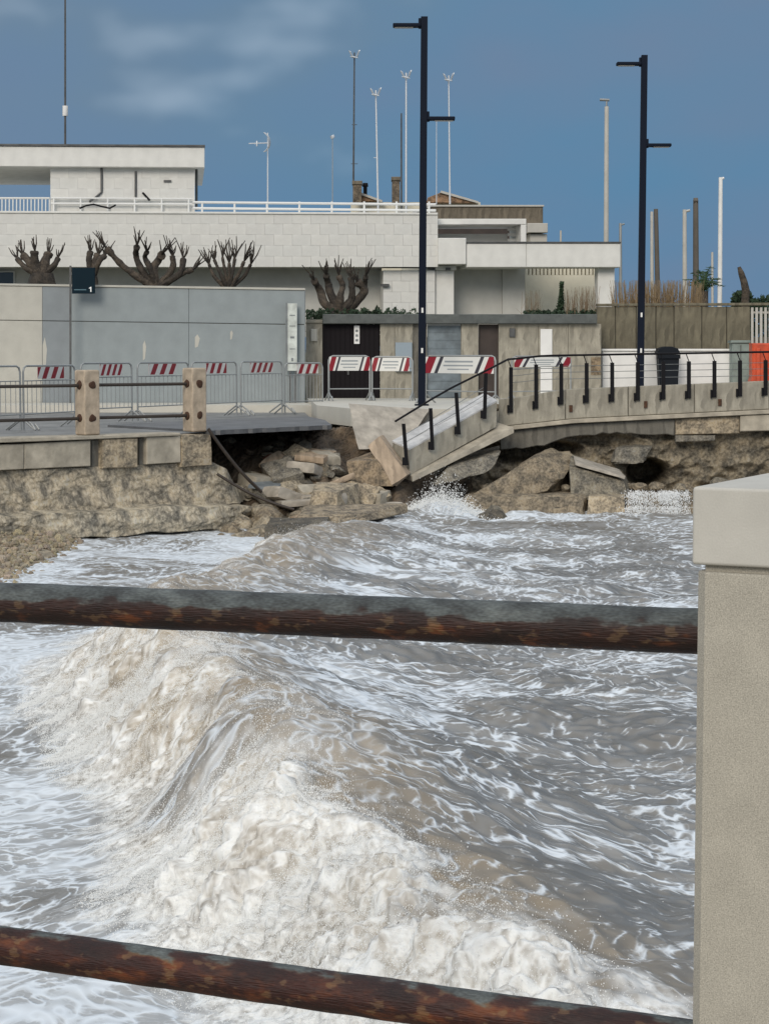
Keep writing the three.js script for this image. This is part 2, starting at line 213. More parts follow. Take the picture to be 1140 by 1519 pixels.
function tumble(x, y, D, fine) { const wx = x + .06 * n3(x * 3, y * 3, D * 3), wz = D + .06 * n3(x * 3 + 9, y * 3, D * 3); let d = .1 * puff(wx * 1.6, y * 1.6, wz * 1.6) + .05 * puff(wx * 3.6 + 5, y * 3.6, wz * 3.6) + .034 * puff(wx * 8, y * 8, wz * 8 + 3); if (fine) d += .026 * puff(wx * 16, y * 16, wz * 16) + .012 * n3(wx * 31, y * 31, wz * 31); return d; }
const ridge = v => { const a = 1 - Math.abs(v) * 2.2; return a < 0 ? 0 : a; };
function seaFoam(x, D) {   // foam cover, sediment, tumbling water
  const [s, A, br] = waveS(x, D);
  const wx = x + .5 * n2(x * .6 + 9, D * .5), wy = D + .6 * n2(x * .55 + 2, D * .6 + 7);
  const p = fbm(wx * .42 + 20, wy * .5 + 3, 2), q = fbm(wx * 1.5, wy * 1.4 + 40, 3);
  const e1 = n2(wx * 1.25 + .9 * q, wy * 1.7 + 11), e2 = n2(wx * 3.3 + 3 + q * 1.3, wy * 3.9 + q * 1.2), e3 = n2(wx * 8.5 + q * 2.4, wy * 9.5 + 5 + q * 2), e4 = n2(wx * 21 + q * 4, wy * 23), e5 = n2(wx * 36, wy * 38);
  const r1 = ridge(e1), r2 = ridge(e2), r3 = ridge(e3), r4 = ridge(e4);
  const lace = .3 * r1 * r1 + .28 * r2 * r2 + .26 * r3 * r3 + .2 * r4 * r4 + .3 * r2 * r3;
  let cov = .3 + p * .7 + .12 * q;
  cov += .18 * ss(.25, .75, ridge(n2(wx * .3 + 3, wy * .62 + 50)));
  cov -= .08 * ss(30, 35, D);
  const left = ss(-.75, -1.4, s) * ss(.02, .2, A);
  cov = lerp(cov, .66 + p * .75 + q * .2, left);
  cov += .4 * ss(1.6, .4, Math.abs(D - 35.2)) * ss(3.2, 1.6, Math.abs(x - 2.6)) + .35 * ss(2.2, .3, Math.hypot(x + .3, (D - 31.6) * .8)) + .5 * ss(1.3, .2, Math.hypot(x - 1.1, (D - 35) * .5)) + .3 * ss(1.1, .2, Math.hypot((x - .1) * .8, (D - 13.9) * .8));
  let f = ss(-.14, .42, lace + cov - .76 - .12 * e4 - .08 * e5) * (.7 + .3 * r3);
  f = Math.max(f, ss(.4, .8, cov) * (.5 + .4 * r3 * r2 + .3 * r1) * .8, .1 + .16 * p + .08 * e3);
  const face = ss(-.9, -.1, s) * ss(1.1, .35, s) * ss(.1, .35, A);
  f *= 1 - .75 * face * (1 - .85 * r2 * r3);
  // white water thrown down the front; holes and streaks of brown water show between the clots
  let white = 0, clot = 0;
  if (br > .02 && s > -1.7 && s < .6) {
    const tear = n2(D * 1.3, s * 2.2 + 3) + .5 * n2(x * 4, D * 5) + .3 * n2(x * 11, D * 12);
    white = ss(.12, .3, A) * ss(-1.25, -.85, s + .45 * q + .15 * e3) * ss(.3, -.1, s + .34 * tear + (1 - br) * .9);
    const h = 1.2 * Math.exp(-s * s);
    clot = .46 + .7 * fbm3(x * 2.4, h, D * 2.4, 3) + .4 * puff(x * 6.5, h * 3, D * 6.5) + .42 * puff(x * 15, h * 5, D * 15) + .34 * n3(x * 34, h * 9, D * 34) + .26 * e5;
    const fine = ridge(n2(x * 21 + q * 4, D * 21)) * ridge(n2(x * 9 + 3, D * 9 + q * 3)), speck = n2(x * 70, D * 70); f = lerp(f, clamp(.42 + .14 * ss(12, 10, D) + .76 * clot - .26 * (1 - fine) * (.6 - e4) + .2 * speck), white);
  }
  const tint = clamp(ss(.12, .5, A) * ss(-1.2, -.1, s + .3 * q) * ss(1.1, .2, s) * (.75 + .6 * q + .2 * e3) + .04 + .2 * p);
  return [clamp(f), tint, white, clamp(clot)];
}
{
  const sea = new THREE.Group(); sea.name = 'sea'; sea.userData.kind = 'structure'; scene.add(sea);
  const secs = [[-4.2, 4.2, 5.0, 13.2, 1600, 1600, .0165], [-7, 7, 13.2, 23.5, 1400, 1150, .03], [-9, 9, 23.5, 39.5, 1150, 950, .05]];
  for (const [x0, x1, d0, d1, tw, th, cell] of secs) {
    const nx = Math.round((x1 - x0) / cell), ov = cell * 6, D1 = d1 + ov, nz = Math.round((D1 - d0) / cell), cx = (x1 - x0) / nx, cz = (D1 - d0) / nz;
    const H = new Float32Array((nx + 1) * (nz + 1)), pos = new Float32Array((nx + 1) * (nz + 1) * 3), uv = new Float32Array((nx + 1) * (nz + 1) * 2), idx = new Uint32Array(nx * nz * 6);
    for (let j = 0; j <= nz; j++) for (let i = 0; i <= nx; i++) H[j * (nx + 1) + i] = seaH(x0 + cx * i, d0 + cz * j);
    for (let j = 0; j <= nz; j++) for (let i = 0; i <= nx; i++) {
      const k = j * (nx + 1) + i, x = x0 + cx * i, D = d0 + cz * j, h = H[k]; let X = x, Y = h, Z = -D; const lip = lipAt(x, D);
      if (lip > .004) { const gx = (H[Math.min(k + 1, H.length - 1)] - H[Math.max(0, k - 1)]) / (2 * cx), gz = (H[Math.min(k + nx + 1, H.length - 1)] - H[Math.max(0, k - nx - 1)]) / (2 * cz); const l = 1 / Math.hypot(gx, 1, gz), d = lip * (tumble(x, h, D, cell < .04) + .05); X -= gx * l * d; Y += l * d; Z += gz * l * d; }
      if (D > d1) Y -= .03 * (D - d1) / ov;
      pos[k * 3] = X; pos[k * 3 + 1] = Y; pos[k * 3 + 2] = Z; uv[k * 2] = i / nx; uv[k * 2 + 1] = j / nz;
    }
    let q = 0; for (let j = 0; j < nz; j++) for (let i = 0; i < nx; i++) { const a = j * (nx + 1) + i, b = a + nx + 1; idx[q++] = a; idx[q++] = a + 1; idx[q++] = b; idx[q++] = a + 1; idx[q++] = b + 1; idx[q++] = b; }
    const g = new THREE.BufferGeometry(); g.setAttribute('position', new THREE.BufferAttribute(pos, 3)); g.setAttribute('uv', new THREE.BufferAttribute(uv, 2)); g.setIndex(new THREE.BufferAttribute(idx, 1)); g.computeVertexNormals();
    const c = new Uint8Array(tw * th * 4), ro = new Uint8Array(tw * th * 4), bu = new Uint8Array(tw * th * 4);
    const LUT = new Uint8Array(1025); for (let i = 0; i <= 1024; i++) { const v = i / 1024; LUT[i] = 255 * (v <= .0031308 ? v * 12.92 : 1.055 * Math.pow(v, 1 / 2.4) - .055); }
    for (let j = 0; j < th; j++) for (let i = 0; i < tw; i++) {
      const x = x0 + (x1 - x0) * (i + .5) / tw, D = d0 + (D1 - d0) * (j + .5) / th, [f, t, wh, cl] = seaFoam(x, D), k = (j * tw + i) * 4;
      const wr = lerp(.168, .29, t), wg = lerp(.157, .235, t), wb = lerp(.14, .165, t), tw_ = t * wh * (1 - cl) * lerp(.45, 1, ss(9.5, 13, D));
      const fr = lerp(lerp(.72, .86, wh), .6, tw_), fg = lerp(lerp(.78, .87, wh), .53, tw_), fb = lerp(lerp(.84, .86, wh), .42, tw_);
      c[k] = LUT[lerp(wr, fr, f) * 1024 | 0]; c[k + 1] = LUT[lerp(wg, fg, f) * 1024 | 0]; c[k + 2] = LUT[lerp(wb, fb, f) * 1024 | 0]; c[k + 3] = 255;
      ro[k + 1] = lerp(.3, .95, ss(.15, .6, f)) * 255; ro[k + 3] = 255; bu[k] = bu[k + 1] = bu[k + 2] = clamp(.3 + .5 * f * (1 - wh) + wh * (.1 + .5 * cl)) * 255; bu[k + 3] = 255;
    }
    const mk = (d, s) => { const t = new THREE.DataTexture(d, tw, th); t.magFilter = THREE.LinearFilter; t.minFilter = THREE.LinearMipmapLinearFilter; t.generateMipmaps = true; if (s) t.colorSpace = THREE.SRGBColorSpace; t.needsUpdate = true; return t; };
    const me = sh(new THREE.Mesh(g, new THREE.MeshPhysicalMaterial({ map: mk(c, true), roughnessMap: mk(ro), bumpMap: mk(bu), bumpScale: .02, roughness: 1, ior: 1.33, side: THREE.DoubleSide }))); me.name = 'water_surface'; sea.add(me);
  }
  const open = sh(new THREE.Mesh(mergeGeometries([boxC(-400, -8.9, -1.2, -.12, -60, 3), boxC(8.9, 400, -1.2, -.12, -60, 3), boxC(-8.9, 8.9, -1.2, -.75, -44, 3)]), mat(.17, .155, .14, { roughness: .3, bumpMap: T.rockB, bumpScale: .1 }))); open.name = 'open_water'; sea.add(open);
}
{   // spray thrown up by the breaking crest: fine drops nobody could count
  const r = rng(5), N = 280000, g = new THREE.IcosahedronGeometry(1, 0), im = new THREE.InstancedMesh(g, mat(.84, .85, .84, { roughness: .7 }), N), m = new THREE.Matrix4(), q = new THREE.Quaternion();
  let k = 0; while (k < N) {
    const D = r() < .82 ? 7 + r() * 10 : 17 + r() * 13, c = crestAt(D), cl = clamp(n2(D * 1.6, 8) * .9 + .45); if (r() > (.15 + cl) * c[2] * c[1] * 1.7) continue;
    const s = -.62 + (r() + r() + r() - 1.5) * .75, x = c[0] + s; const burst = Math.pow(clamp(.5 + .9 * n3(x * 2, D * 2, 4) + .5 * n3(x * 5, D * 5, 1)), 2); const e = -Math.log(r() + 1e-5); const lp = lipAt(x, D); if (lp < .02) continue;
    const y = seaH(x, D) + lp * .06 + e * .085 * burst * (.4 + lp) * (r() < .15 ? 1.8 : 1); const R = (.0009 + .0024 * Math.pow(r(), 3)) * (D > 14 ? 1.2 : 1) * (e > 2.5 ? .7 : 1);
    m.compose(V(x + (r() - .5) * .06, y, -D), q, V(R, R * (.8 + r() * .5), R)); im.setMatrixAt(k++, m);
  }
  for (let i = 0; i < 9000; i++) { const a = (r() + r() + r() - 1.5) * .9, b = (r() + r() - 1) * .8, e = -Math.log(r() + 1e-4); const x = 1.05 + a, D = 34.7 + b, R = .003 + .008 * Math.pow(r(), 3); m.compose(V(x, seaH(x, D) + e * .11 * Math.exp(-a * a * 3), -D), q, V(R, R, R)); im.setMatrixAt(i * 31, m); }
  im.name = 'sea_spray'; im.userData = { kind: 'stuff', label: 'white beads of spray over the breaking brown wave', category: 'sea spray' }; sh(im); scene.add(im);
}
console.log('sea done');

// ------------------------------------------------------------------ ground
{
  const poly = (pts, y, t, m, name) => { const s = new THREE.Shape(pts.map(([x, D]) => new THREE.Vector2(x, D))); const g = new THREE.ExtrudeGeometry(s, { depth: t, bevelEnabled: false }); g.rotateX(-Math.PI / 2); g.translate(0, y - t, 0); return struct(name, uvBox(g, 2.2), m); };
  // land inland of everything
  poly([[-600, 44.2], [600, 44.2], [600, 1400], [-600, 1400]], 1.5, 2, M.land, 'land');
  // old road surface on the left, running back to the kerb
  poly([[-14, 23.4], [planX(0, 30.75), 30.75], [planX(312, 33.25), 33.25], [planX(312, 34.6), 34.6], [planX(470, 37), 37], [planX(452, 43.9), 43.9], [-14, 43.9], [-60, 43.9], [-60, 23.4]], 1.56, .06, M.asphaltOld, 'road');
  // newer asphalt, broken off over the washed-out bank
  const r = rng(31), edge = []; for (let i = 0; i <= 26; i++) { const t = i / 26, px = lerp(313, 492, t), D = lerp(33.0, 35.5, t) + .12 * n2(i * .7, 3) - .05 * r(); edge.push([planX(px, D), D]); }
  poly([...edge, [planX(482, 38), 38], [planX(455, 40.2), 40.2], [planX(312, 38.2), 38.2], [planX(160, 35.5), 35.5]], 1.6, .075, M.asphalt, 'road_patch');
  poly([[-60, 43.9], [planX(470, 43.9), 43.9], [planX(470, 45.96), 45.96], [-60, 45.96]], 1.72, .5, M.paving, 'pavement');
  // promenade deck on the right
  poly([[planX(470, 40.8), 40.8], [planX(520, 38.6), 38.6], [planX(552, 38.1), 38.1], [planX(640, 38.2), 38.2], [planX(740, 37.9), 37.9], [planX(1400, 37.9), 37.9], [60, 37.9], [60, 47], [planX(455, 47), 47]], 1.8, .34, M.paving, 'promenade_deck');
  // where the camera stands
  const th = Math.atan2(3.94 - 3.3, .503 + .75), e = V(Math.cos(th), 0, Math.sin(th)), n = V(Math.sin(th), 0, -Math.cos(th)), o = V(.7, 0, -3.3);
  const q = (a, b, y) => o.clone().addScaledVector(e, a).addScaledVector(n, b).setY(y);
  struct('near_promenade', hexa([q(-12, -6, -1), q(10, -6, -1), q(10, -6, 1.2), q(-12, -6, 1.2), q(-12, .42, -1), q(10, .42, -1), q(10, .42, 1.2), q(-12, .42, 1.2)], 1.3), M.concrete);
}

// ------------------------------------------------------------------ foreground post and rusty pipes
{
  const ang = 27 * Math.PI / 180, ex = V(Math.cos(ang), 0, Math.sin(ang)), en = V(Math.sin(ang), 0, -Math.cos(ang));
  const mk = (corner, label) => {
    const t = thing('stone_post', label, 'post', corner.clone().addScaledVector(ex, .22).addScaledVector(en, .22).setY(1.2), 'pale stone posts of the foreground railing');
    const top = corner.y; const add = (nm, geo, m, y) => { const me = sh(new THREE.Mesh(geo, m)); me.name = nm; me.position.y = y; me.rotation.y = -ang; t.add(me); return me; };
    add('cap', rbox(.44, .128, .44, .006, 3, .35), M.graniteCap, top - .064 - 1.2);
    add('neck', rbox(.405, .02, .405, .002, 1, .35), M.granite, top - .133 - 1.2);
    const g = new THREE.Shape(); const w = .215, c = .017; [[-w + c, -w], [w - c, -w], [w, -w + c], [w, w - c], [w - c, w], [-w + c, w], [-w, w - c], [-w, -w + c]].forEach(([a, b], i) => i ? g.lineTo(a, b) : g.moveTo(a, b));
    const h = top - .139 - 1.2; const e = new THREE.ExtrudeGeometry(g, { depth: h - .004, bevelEnabled: true, bevelSize: .004, bevelThickness: .004, bevelOffset: -.004, bevelSegments: 2 }); e.rotateX(-Math.PI / 2); add('shaft', uvBox(e, .35), M.granite, 0);
    return t;
  };
  const c0 = W(1026, 722, 3.3);
  mk(c0, 'pale speckled stone post with square cap, holding the right ends of two rusty pipes');
  mk(c0.clone().addScaledVector(ex, -2.35), 'pale speckled stone post holding the other ends of two rusty pipes');
  const pipe = (y0, d0, y1, d1, px1, r, label, name, m) => { const a = W(0, y0, d0), b = W(px1, y1, d1); const d = b.clone().sub(a); const p = []; const A = a.clone().addScaledVector(d, -.62), B = b.clone().addScaledVector(d, .12); for (let i = 0; i <= 160; i++) p.push(A.clone().lerp(B, i / 160)); one(name, label, 'pipe', tube(p, r, 48, { uvl: 2.6, wob: .035, noise: 16 }), m); };
  pipe(893, 3.97, 936, 3.42, 1027, .0392, 'upper rusty railing pipe with worn grey paint on its top', 'rusty_pipe', M.rust);
  pipe(1402, 3.97, 1546, 3.42, 1027, .0385, 'lower rusty railing pipe, brown and flaking, sloping', 'rusty_pipe', M.rustBare);
}

// ------------------------------------------------------------------ left promenade edge
const FL = new Frame(0, 30.5, 310, 33);
{
  const k = thing('promenade_kerb', 'weathered pale concrete kerb blocks along the broken left promenade edge', 'kerb', FL.base(150, 0, 1.05));
  part('slab', FL.prism([[-190, 664], [-190, 655], [130, 646.5], [268, 642], [268, 646], [130, 652]], -.06, .5, { bevel: .01 }), M.kerbstone, k);
  part('block', FL.prism([[-190, 708], [-190, 664.5], [36, 658.5], [36, 696]], 0, .5, { bevel: .012 }), M.kerbstone, k);
  part('block', FL.prism([[36.6, 696], [36.6, 658.4], [135, 653], [135, 691.5]], .01, .5, { bevel: .012 }), M.kerbstone, k);
  part('block', FL.prism([[136.5, 694], [136.5, 653], [152, 652.5], [152, 694]], .1, .5, { bevel: .01 }), M.concreteDark, k);
  part('block', FL.prism([[153, 695], [153, 651.6], [205, 650], [205, 693]], -.03, .5, { bevel: .015 }), M.concreteWarm, k);
  part('block', FL.prism([[206.5, 692], [206.5, 650], [217, 649], [217, 692]], .1, .5, { bevel: .01 }), M.concreteDark, k);
  part('block', FL.prism([[218, 689], [218, 648], [268.5, 646.5], [268.5, 686]], -.01, .5, { bevel: .012 }), M.kerbstone, k);
  part('block', chunkHexa([[270, 694, -.05], [315, 690, -.05], [315, 643, -.05], [270, 645, -.05], [270, 694, .6], [315, 690, .6], [315, 643, .6], [270, 645, .6]].map(([x, y, w]) => { const p = FL.at(x, y, -.05); return p.addScaledVector(FL.n, w + .05); }), 1.2, .025, 6, 3), M.concreteWarm, k);
  const mkPost = (px, yTop, label) => {
    const b = FL.base(px, .2, 1.58); const top = FL.at(px, yTop, .2).y; const t = thing('concrete_post', label, 'post', b, 'posts of the old left railing');
    const g = uvBox(new RoundedBoxGeometry(.29, top - 1.58, .29, 3, .03), 1); const p = g.attributes.position; for (let i = 0; i < p.count; i++) { const x = p.getX(i), y = p.getY(i), z = p.getZ(i); const n = .012 * fbm3(x * 6 + px, y * 6, z * 6, 3); p.setXYZ(i, x * (1 + n * 3), y + (y > .4 ? -.25 * (x * x + z * z) : 0), z * (1 + n * 3)); }
    g.rotateY(Math.atan2(FL.n.x, -FL.n.z) * -1); g.translate(b.x, b.y + (top - 1.58) / 2, b.z); part('shaft', g, M.post, t);
    for (const yy of [2.36, 1.845]) { const c = FL.base(px, .2, yy); part('rust_collar', tube([c.clone().addScaledVector(FL.e, -.165), c.clone().addScaledVector(FL.e, -.14), c.clone().addScaledVector(FL.e, .14), c.clone().addScaledVector(FL.e, .165)], [.05, .075, .075, .05], 14, { wob: .3, noise: 12 }), M.rustPlain, t); const f = c.clone().addScaledVector(FL.n, -.14); part('rust_stain', tube([f, f.clone().addScaledVector(FL.n, -.012), f.clone().addScaledVector(FL.n, -.017)], [.05, .06, .03], 14, { wob: .4, noise: 14 }), M.rustPlain, t); }
    return t;
  };
  mkPost(129, 548, 'weathered tan concrete post beside the long intact kerb, rust at its pipe joints');
  mkPost(288, 545, 'weathered tan concrete post at the broken end of the kerb, rust at its pipe joints');
  const pp = (pa, pb, y, nm, label) => one(nm, label, 'pipe', bar(FL.base(pa, .2, y), FL.base(pb, .2, y), .027, 10), M.pipeDark, 'dark pipes between the concrete posts');
  pp(-190, 118, 2.355, 'railing_pipe', 'upper dark pipe left of the first concrete post, running out along the kerb'); pp(-190, 118, 1.84, 'railing_pipe', 'lower dark pipe left of the first concrete post, running out along the kerb');
  pp(140, 278, 2.36, 'railing_pipe', 'upper dark pipe spanning between the two concrete posts'); pp(140, 278, 1.845, 'railing_pipe', 'lower dark pipe spanning between the two concrete posts');

  // old sea wall below: rough cast upper face and a heavier undercut toe
  const sw = thing('sea_wall', 'rough eroded tan concrete sea wall below the left kerb, undercut at its foot', 'sea wall', FL.base(150, 0, 0));
  const L = (u, v, w) => { const p = V(u, v, -w).applyMatrix4(FL.m); p.u = u; p.v = v * 1.1 - w * .8; return p; };
  const u1 = FL.loc(392, 700, 0).x;
  const rough = (u, v, s) => .15 * fbm3(u * 1.3, v * 2.2, s, 5) + .04 * Math.abs(n3(u * 2.9, v * 3.7, s + 3)) + .02 * n3(u * 9, v * 9, s) + .012 * n3(u * 19, v * 19, s);
  part('upper_face', grid(220, 60, (a, b) => { const u = lerp(-4, u1 + .15 * n3(a, b * 6, 2), a), endd = ss(u1 - 1.1, u1, u); const v = lerp(1.16, .38, b) - endd * .5 * (1 - b) - .1 * endd * n3(u * 5, 1, 2); const back = b < .1 ? (1 - b / .1) * .55 : 0; return L(u, v, .12 - b * .22 + rough(u, v, 1) + back + endd * endd * .5); }), M.seawall, sw);
  part('toe', grid(240, 60, (a, b) => { const u = lerp(-4, u1 - .5 + .25 * n3(2, b * 5, 7), a), endd = ss(u1 - 1.6, u1 - .5, u); let v, w; if (b < .35) { const t = b / .35; v = .5 - t * .07; w = lerp(.25, -.42, t); } else if (b < .82) { const t = (b - .35) / .47; v = lerp(.43, .04, t); w = lerp(-.44, -.5, t); } else { const t = (b - .82) / .18; v = lerp(.04, -.02, t); w = lerp(-.55, .6, t); } v += .05 * n3(u * 2.1, b * 2, 5) - endd * .12 + .07 * n3(u * .8, 3, 1); return L(u, v, w + rough(u, v * 1.4, 9) * .8 + endd * .25); }), M.seawallLow, sw);
  part('footing', grid(120, 20, (a, b) => { const u = lerp(-4, u1 - .3, a), v = lerp(.3, -.5, b); return L(u, v, .25 + rough(u, v, 4)); }), M.rockDark, sw);
  // shingle piled at the foot
  const shY = (px, D) => lerp(.17, -.02, ss(31, 24.2, D)) - .4 * ss(50, 190, px + (30 - D) * 9) + .03 * n3(px * .05, D * 1.5, 1) - .3 * ss(24.6, 23.4, D);
  struct('shingle_bank', grid(90, 60, (a, b) => { const px = lerp(-160, 260, a), D = lerp(31.6, 23, b); return V(planX(px, D), shY(px, D), -D); }), M.rockTan[2]);
  const r = rng(8), N = 3600, im = new THREE.InstancedMesh(rockGeo(4, 1, .7, .9, 1), M.pebble, N), m = new THREE.Matrix4(), cc = new THREE.Color(); let k2 = 0;
  for (let i = 0; i < N; i++) { const px = lerp(-150, 240, r()), D = lerp(31.2, 23.4, r()); const s = .025 + .085 * r() * r() * r(); m.compose(V(planX(px, D), shY(px, D) + s * .3, -D), new THREE.Quaternion().setFromEuler(new THREE.Euler(r() * 6, r() * 6, r() * 6)), V(s, s, s)); im.setMatrixAt(k2, m); const c = .65 + r() * .6; cc.setRGB(c, c * (.92 + r() * .1), c * (.82 + r() * .2)); im.setColorAt(k2++, cc); }
  im.name = 'shingle'; im.userData = { kind: 'stuff', label: 'tan shingle stones at the foot of the left sea wall', category: 'shingle' }; sh(im); scene.add(im);
}
console.log('left done');

// ------------------------------------------------------------------ washed-out bank and rubble
function bankY(px, D) { const t = ss(37.2, 31.8, D); return lerp(1.36, -.25, Math.pow(t, 1.1)) - .5 * ss(470, 525, px) * ss(38.2, 36.6, D) - .8 * ss(585, 650, px) * ss(38.4, 36, D) + .1 * fbm3(px * .02, D * 1.3, 3, 3); }
struct('earth_bank', grid(150, 90, (a, b) => { const px = lerp(300, 700, a), D = lerp(37.9, 31.2, b); let y = bankY(px, D); if (b < .04) y = 1.45; return V(planX(px, D), y + .12 * fbm3(px * .05, D * 2, 1, 4) + .05 * n3(px * .3, D * 8, 2), -D); }, 1.2), M.earth);
{
  const slab = (name, label, pts, m, amp, group, seed = 2, s = 1.1) => one(name, label, 'slab', chunkHexa(pts.map(([x, y, d]) => W(x, y, d)), s, amp, 6, seed), m, group);
  // pavement plate dipping towards the sea, still joined to the deck at its top
  slab('pavement_slab', 'large pale pavement slab tilted down into the gap below the deck', [[530, 668, 36.3], [597, 662, 36.6], [640, 606, 38.1], [516, 598, 37.6], [545, 672, 37.2], [605, 668, 37.4], [640, 616, 38.9], [528, 600, 38.4]], M.slabPale, .03);
  slab('stone_beam', 'pinkish stone beam leaning against the low end of the fallen parapet', [[581, 720, 35.0], [604, 705, 35.2], [563, 646, 35.9], [544, 661, 35.7], [588, 722, 35.4], [610, 702, 35.6], [569, 645, 36.3], [551, 658, 36.2]], M.beamPink, .014);
  slab('broken_block', 'brown broken concrete block with pale top beside the leaning stone beam', [[522, 722, 34.9], [584, 722, 35.0], [560, 682, 35.3], [511, 684, 35.2], [520, 712, 35.9], [590, 712, 36.0], [556, 668, 36.2], [515, 682, 35.9]], M.blockBrown, .02);
  slab('broken_slab', 'thick grey concrete lump with ragged edges under the broken asphalt', [[418, 702, 34.7], [498, 712, 34.9], [507, 676, 35.3], [412, 680, 34.8], [425, 692, 35.9], [500, 700, 36], [498, 662, 36], [432, 664, 35.8]], M.rockGrey, .09, undefined, 7);
  slab('slate_plate', 'flat bluish grey plate lying under two fallen pipes', [[368, 724, 33.7], [408, 728, 33.8], [408, 724, 33.82], [368, 720, 33.7], [385, 712, 34.4], [428, 716, 34.5], [428, 712, 34.5], [385, 707, 34.4]], M.slate, .006);
  slab('broken_block', 'pale sandy block with flat grey top at the water edge of the rubble', [[456, 760, 33.2], [500, 764, 33.2], [500, 730, 33.35], [462, 728, 33.3], [470, 745, 34.2], [535, 748, 34.2], [532, 716, 34.3], [468, 714, 34.2]], M.concreteWarm, .02, undefined, 5);
  slab('broken_slab', 'long thin sandy slab awash at the foot of the rubble', [[430, 782, 32.1], [540, 778, 32.2], [536, 762, 32.3], [440, 764, 32.2], [450, 760, 33.2], [610, 760, 33.4], [606, 746, 33.4], [452, 748, 33.2]], M.rockTan[0], .06, undefined, 9);
  slab('broken_slab', 'dark wet slab face standing in the water by the rubble', [[388, 812, 30.9], [470, 806, 31.1], [486, 772, 31.6], [392, 778, 31.3], [400, 800, 32], [480, 798, 32], [490, 765, 32.3], [400, 768, 32]], M.rockDark, .05, undefined, 13);
  const fp = (a, b, r, label) => { const A = W(...a), B = W(...b), p = []; for (let i = 0; i <= 10; i++) { const t = i / 10; p.push(A.clone().lerp(B, t).add(V(0, -.07 * Math.sin(t * 3.14), 0))); } one('fallen_pipe', label, 'pipe', tube(p, r, 8), M.pipeDark); };
  fp([309, 636, 32.9], [388, 730, 33.3], .028, 'dark pipe hanging steeply from the broken kerb end into the rubble');
  fp([322, 703, 33.0], [436, 756, 32.9], .024, 'rusty pipe lying flat across the rubble below the kerb');
  // loose rubble, region by region
  const r = rng(404); const spots = [];
  const put = (n, px0, px1, d0, d1, s0, s1, mats, label, group) => { for (let i = 0; i < n; i++) { const px = lerp(px0, px1, r()), D = lerp(d0, d1, r()), s = lerp(s0, s1, r() * r()); const y = Math.max(bankY(px, D) + s * .15, -.05); const g = rockGeo(1000 + spots.length, s * (.8 + r() * .6), s * (.45 + r() * .4), s * (.7 + r() * .5), s > .25 ? 3 : 2); g.rotateY(r() * 6); g.rotateX((r() - .5) * .9); g.translate(planX(px, D), y, -D); one('rubble_rock', label, 'rock', g, mats[Math.floor(r() * mats.length)], group); spots.push(1); } };
  put(26, 318, 400, 31.6, 33.6, .1, .36, [M.rockTan[0], M.rockTan[2], M.rockTan[1]], 'tan broken rock at the ragged end of the left sea wall', 'rubble by the sea wall end');
  put(34, 340, 520, 33.0, 35.6, .1, .36, [M.rockTan[2], M.rockGrey, M.concreteWarm, M.rockTan[0]], 'pale jumbled concrete lump in the washed-out gap', 'jumbled lumps in the gap');
  put(26, 385, 520, 32.0, 33.8, .1, .34, [M.rockTan[3], M.rockTan[0], M.rockTan[1]], 'brown rubble rock at the water edge below the broken road', 'rubble below the road');
  put(18, 330, 480, 34, 36.3, .08, .26, [M.earth, M.rockDark, M.rockTan[3]], 'dark earthy lump on the washed-out bank under the asphalt', 'lumps on the bank');
  put(22, 622, 735, 34.4, 35.9, .14, .42, [M.rockGrey, M.rockDark, M.rockTan[3]], 'grey brown rock under the fallen parapet', 'rocks under the fallen parapet');
  const rs = rng(606), sm = [M.slabPale, M.concreteWarm, M.kerbstone, M.rockGrey, M.beamPink]; for (let i = 0; i < 26; i++) { const px = lerp(375, 560, rs()), D = lerp(32.9, 35.4, rs()), a = .16 + .3 * rs(), h = .04 + .09 * rs(), b = .14 + .22 * rs(); const e = new THREE.Euler(.25 + (rs() - .5) * 1.1, rs() * 3, (rs() - .5) * .9), c = V(planX(px, D), bankY(px, D) + .14, -D); const g = chunkHexa([[-a, -h, b], [a, -h, b], [a, h, b], [-a, h, b], [-a, -h, -b], [a, -h, -b], [a, h, -b], [-a, h, -b]].map(v => V(...v).applyEuler(e).add(c)), 1, .022, 4, i); one('broken_plate', 'pale broken paving plate lying askew among the rubble in the gap', 'slab', g, sm[i % 5], 'broken plates in the gap'); }
  const br = (px, D, s, label) => { const g = rockGeo(px, s, s * .6, s * .8, 2); g.translate(planX(px, D), bankY(px, D) + .1, -D); one('brick_lump', label, 'brick', g, M.brickRed); };
  br(338, 33.9, .2, 'reddish brick lump beside the hanging pipe'); br(402, 35.2, .16, 'dull red brick lump behind the slate plate');
}
console.log('rubble done');

